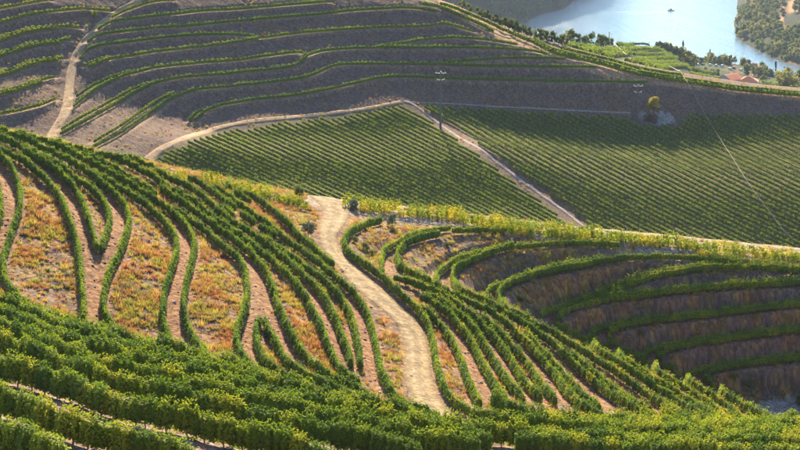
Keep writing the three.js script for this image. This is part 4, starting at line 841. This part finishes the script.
{
  const a = spot(671, 16, [1500, 2200]); a.y = 0; const t = new THREE.Group(); t.position.set(a.x, 0.05, a.z); t.rotation.y = 0.5; t.scale.setScalar(1.5);
  const sh = new THREE.Shape(); sh.moveTo(-2.6, 0.9); sh.lineTo(1.4, 0.9); sh.quadraticCurveTo(2.6, 0.6, 3.2, 0); sh.quadraticCurveTo(2.6, -0.6, 1.4, -0.9); sh.lineTo(-2.6, -0.9); sh.closePath();
  const hull = new THREE.ExtrudeGeometry(sh, { depth: 0.8, bevelEnabled: true, bevelSize: 0.1, bevelThickness: 0.08, bevelSegments: 2 }); hull.rotateX(-Math.PI / 2); part('hull', hull, white, t);
  part('cabin', box(1.9, 0.9, 1.4, -0.5, 1.3, 0), std(lin(0.08, 0.09, 0.12), 0.4), t); part('roof', box(2.4, 0.1, 1.7, -0.5, 1.8, 0), white, t); part('engine', box(0.4, 0.7, 0.4, -2.8, 0.6, 0), steel, t);
  thing(t, 'motor_boat', 'small white motor boat with dark cabin crossing the river', 'boat');
}
function car(label, at, turn, color) {
  const t = new THREE.Group(); t.position.copy(at); t.rotation.y = turn;
  const prof = (pts, w) => { const s = new THREE.Shape(pts.map(([x, y]) => new THREE.Vector2(x, y))); const g = new THREE.ExtrudeGeometry(s, { depth: w, bevelEnabled: true, bevelSize: 0.05, bevelThickness: 0.05, bevelSegments: 2 }); g.translate(0, 0, -w / 2); return g; };
  part('body', prof([[-2.1, 0.35], [2.1, 0.35], [2.15, 0.75], [1.2, 0.95], [-2.05, 1.0]], 1.6), std(color, 0.35), t);
  part('cabin', prof([[-1.9, 0.98], [0.95, 0.98], [0.35, 1.5], [-1.5, 1.52]], 1.4), std(lin(0.03, 0.035, 0.04), 0.2), t);
  part('roof', box(1.9, 0.06, 1.35, -0.55, 1.6, 0), std(color, 0.35), t);
  const wheel = new THREE.CylinderGeometry(0.33, 0.33, 0.22, 14); wheel.rotateX(Math.PI / 2);
  for (const x of [-1.35, 1.35]) for (const z of [-0.8, 0.8]) part('wheel', wheel, std(lin(0.02, 0.02, 0.02), 0.9), t).position.set(x, 0.33, z);
  return thing(t, 'parked_car', label, 'car', label.startsWith('white') ? 'white cars parked by the river' : null);
}
for (const [u, v, w, l] of [[698, 65.5, 1, 0], [710, 66, 1, 0], [716, 66.5, 1, 0], [722, 67, 1, 0], [730, 70, 1, 0], [741, 71, 1, 0], [703, 65.5, 0, 'dark car parked among the white cars by the river'], [734, 69, 0, 'dark car parked between the cypress and the white cars']]) { const p = spot(u, v, [1000, 1220]); p.y = height(p.x, p.z); car(l || 'white car parked in the line of cars by the river', p, rr(0.9, 1.4), w ? lin(0.75, 0.75, 0.76) : lin(0.04, 0.045, 0.06)); }
const tile = std(lin(0.72, 0.2, 0.08), 0.85), tile2 = std(lin(0.66, 0.175, 0.07), 0.85), plaster = std(lin(0.8, 0.79, 0.77), 0.9), glassDark = std(lin(0.03, 0.035, 0.045), 0.15), wood = std(lin(0.14, 0.08, 0.05), 0.8);
// roof slope made of single courses of tiles, one mesh each
function house(label, at, turn, w, d, hw, hr, hip) {
  const t = new THREE.Group(); t.position.copy(at); t.position.y -= 0.1; t.rotation.y = turn;
  part('wall', box(w, hw + 3, d, 0, hw / 2 - 1.5, 0), plaster, t);
  const e = 0.5, W = w / 2 + e, D = d / 2 + e, r = hip ? W - D * 0.95 : W;
  const tri = (a) => { const g = new THREE.BufferGeometry(); g.setAttribute('position', new THREE.Float32BufferAttribute(a.flat(), 3)); g.computeVertexNormals(); return g; };
  const roof = new THREE.Group(); roof.name = 'roof'; roof.position.y = hw + 0.02; t.add(roof);
  const course = (a0, a1, b0, b1, n, mats) => { for (let k = 0; k < n; k++) { const f = k / n, g = (k + 1.12) / n, L = (p, q, s) => p.map((v, i) => mix(v, q[i], s)), A = L(a0, b0, f), B = L(a1, b1, f), Cc = L(a1, b1, Math.min(1, g)), Dd = L(a0, b0, Math.min(1, g)); A[1] += 0.1; B[1] += 0.1; const u = (p) => [p[0], p[1] - 0.16, p[2]]; part('tile_course', tri([A, B, Cc, A, Cc, Dd, u(A), u(B), B, u(A), B, A]), mats[k % 2], roof); } };
  course([-W, 0, D], [W, 0, D], [-r, hr, 0], [r, hr, 0], 7, [tile, tile2]); course([W, 0, -D], [-W, 0, -D], [r, hr, 0], [-r, hr, 0], 7, [tile2, tile]);
  if (hip) { course([W, 0, D], [W, 0, -D], [r, hr, 0], [r, hr, 0], 7, [tile, tile2]); course([-W, 0, -D], [-W, 0, D], [-r, hr, 0], [-r, hr, 0], 7, [tile2, tile]); }
  else { const gab = []; for (const s of [-1, 1]) gab.push(tri([[s * w / 2, -0.02, D - e], [s * w / 2, -0.02, -(D - e)], [s * w / 2, hr * 0.96, 0]])); part('gable', mergeGeometries(gab), plaster, t).position.y = hw; }
  const nw = Math.max(2, Math.round(w / 3));
  for (let k = 0; k < nw; k++) { const x = (k + 0.5) / nw * w - w / 2; if (k === 1) part('door', box(1.1, 2.2, 0.12, x, 1.1, d / 2 + 0.03), wood, t); else { const f = part('window', box(1.0, 1.2, 0.1, x, hw * 0.55, d / 2 + 0.02), wood, t); part('pane', box(0.8, 1.0, 0.06, x, hw * 0.55, d / 2 + 0.06), glassDark, f); } }
  part('chimney', box(0.7, 1.6, 0.7, w * 0.2, hw + hr * 0.85, -d * 0.12), plaster, t);
  return thing(t, 'house', label, 'house');
}
house('white house with orange hipped tile roof beside the yellowing tree', spot(748, 87, [940, 1080]), -0.25, 11.5, 11, 4, 3.2, true);
house('white house with steep orange gable roof behind the vine strip', spot(730, 85, [940, 1080]), 0.75, 13, 10, 4, 3.0, false);
house('small distant house with orange roof by the river trees', spot(751, 70, [1080, 1200]), 0.1, 7, 6, 3, 2, false);

// the boat's wake: low ridges of water
{
  const o = spot(671, 16, [1500, 2200]), g = [];
  for (const [dx, dz, L] of [[-0.97, 0.25, 95], [-0.72, 0.7, 80]]) { const pos = [], ind = [], n = 24; for (let i = 0; i <= n; i++) { const t = i / n, x = o.x - 3 + dx * L * t, z = o.z + dz * L * t, w = 0.8 + 2.2 * t; for (const [a, h] of [[-1, -0.05], [0, 0.14 * (1 - 0.6 * t)], [1, -0.05]]) pos.push(x - dz * w * a, h, z + dx * w * a); if (i) for (let k = 0; k < 2; k++) { const a = i * 3 + k, b = a - 3; ind.push(b, a, a + 1, b, a + 1, b + 1); } } const q = new THREE.BufferGeometry(); q.setAttribute('position', new THREE.Float32BufferAttribute(pos, 3)); q.setIndex(ind); q.computeVertexNormals(); g.push(q); }
  structure(new THREE.Mesh(mergeGeometries(g), new THREE.MeshPhysicalMaterial({ color: lin(0.06, 0.1, 0.13), roughness: 0.15, ior: 1.33, side: THREE.DoubleSide })), 'water_wake');
}

renderer.render(scene, camera);
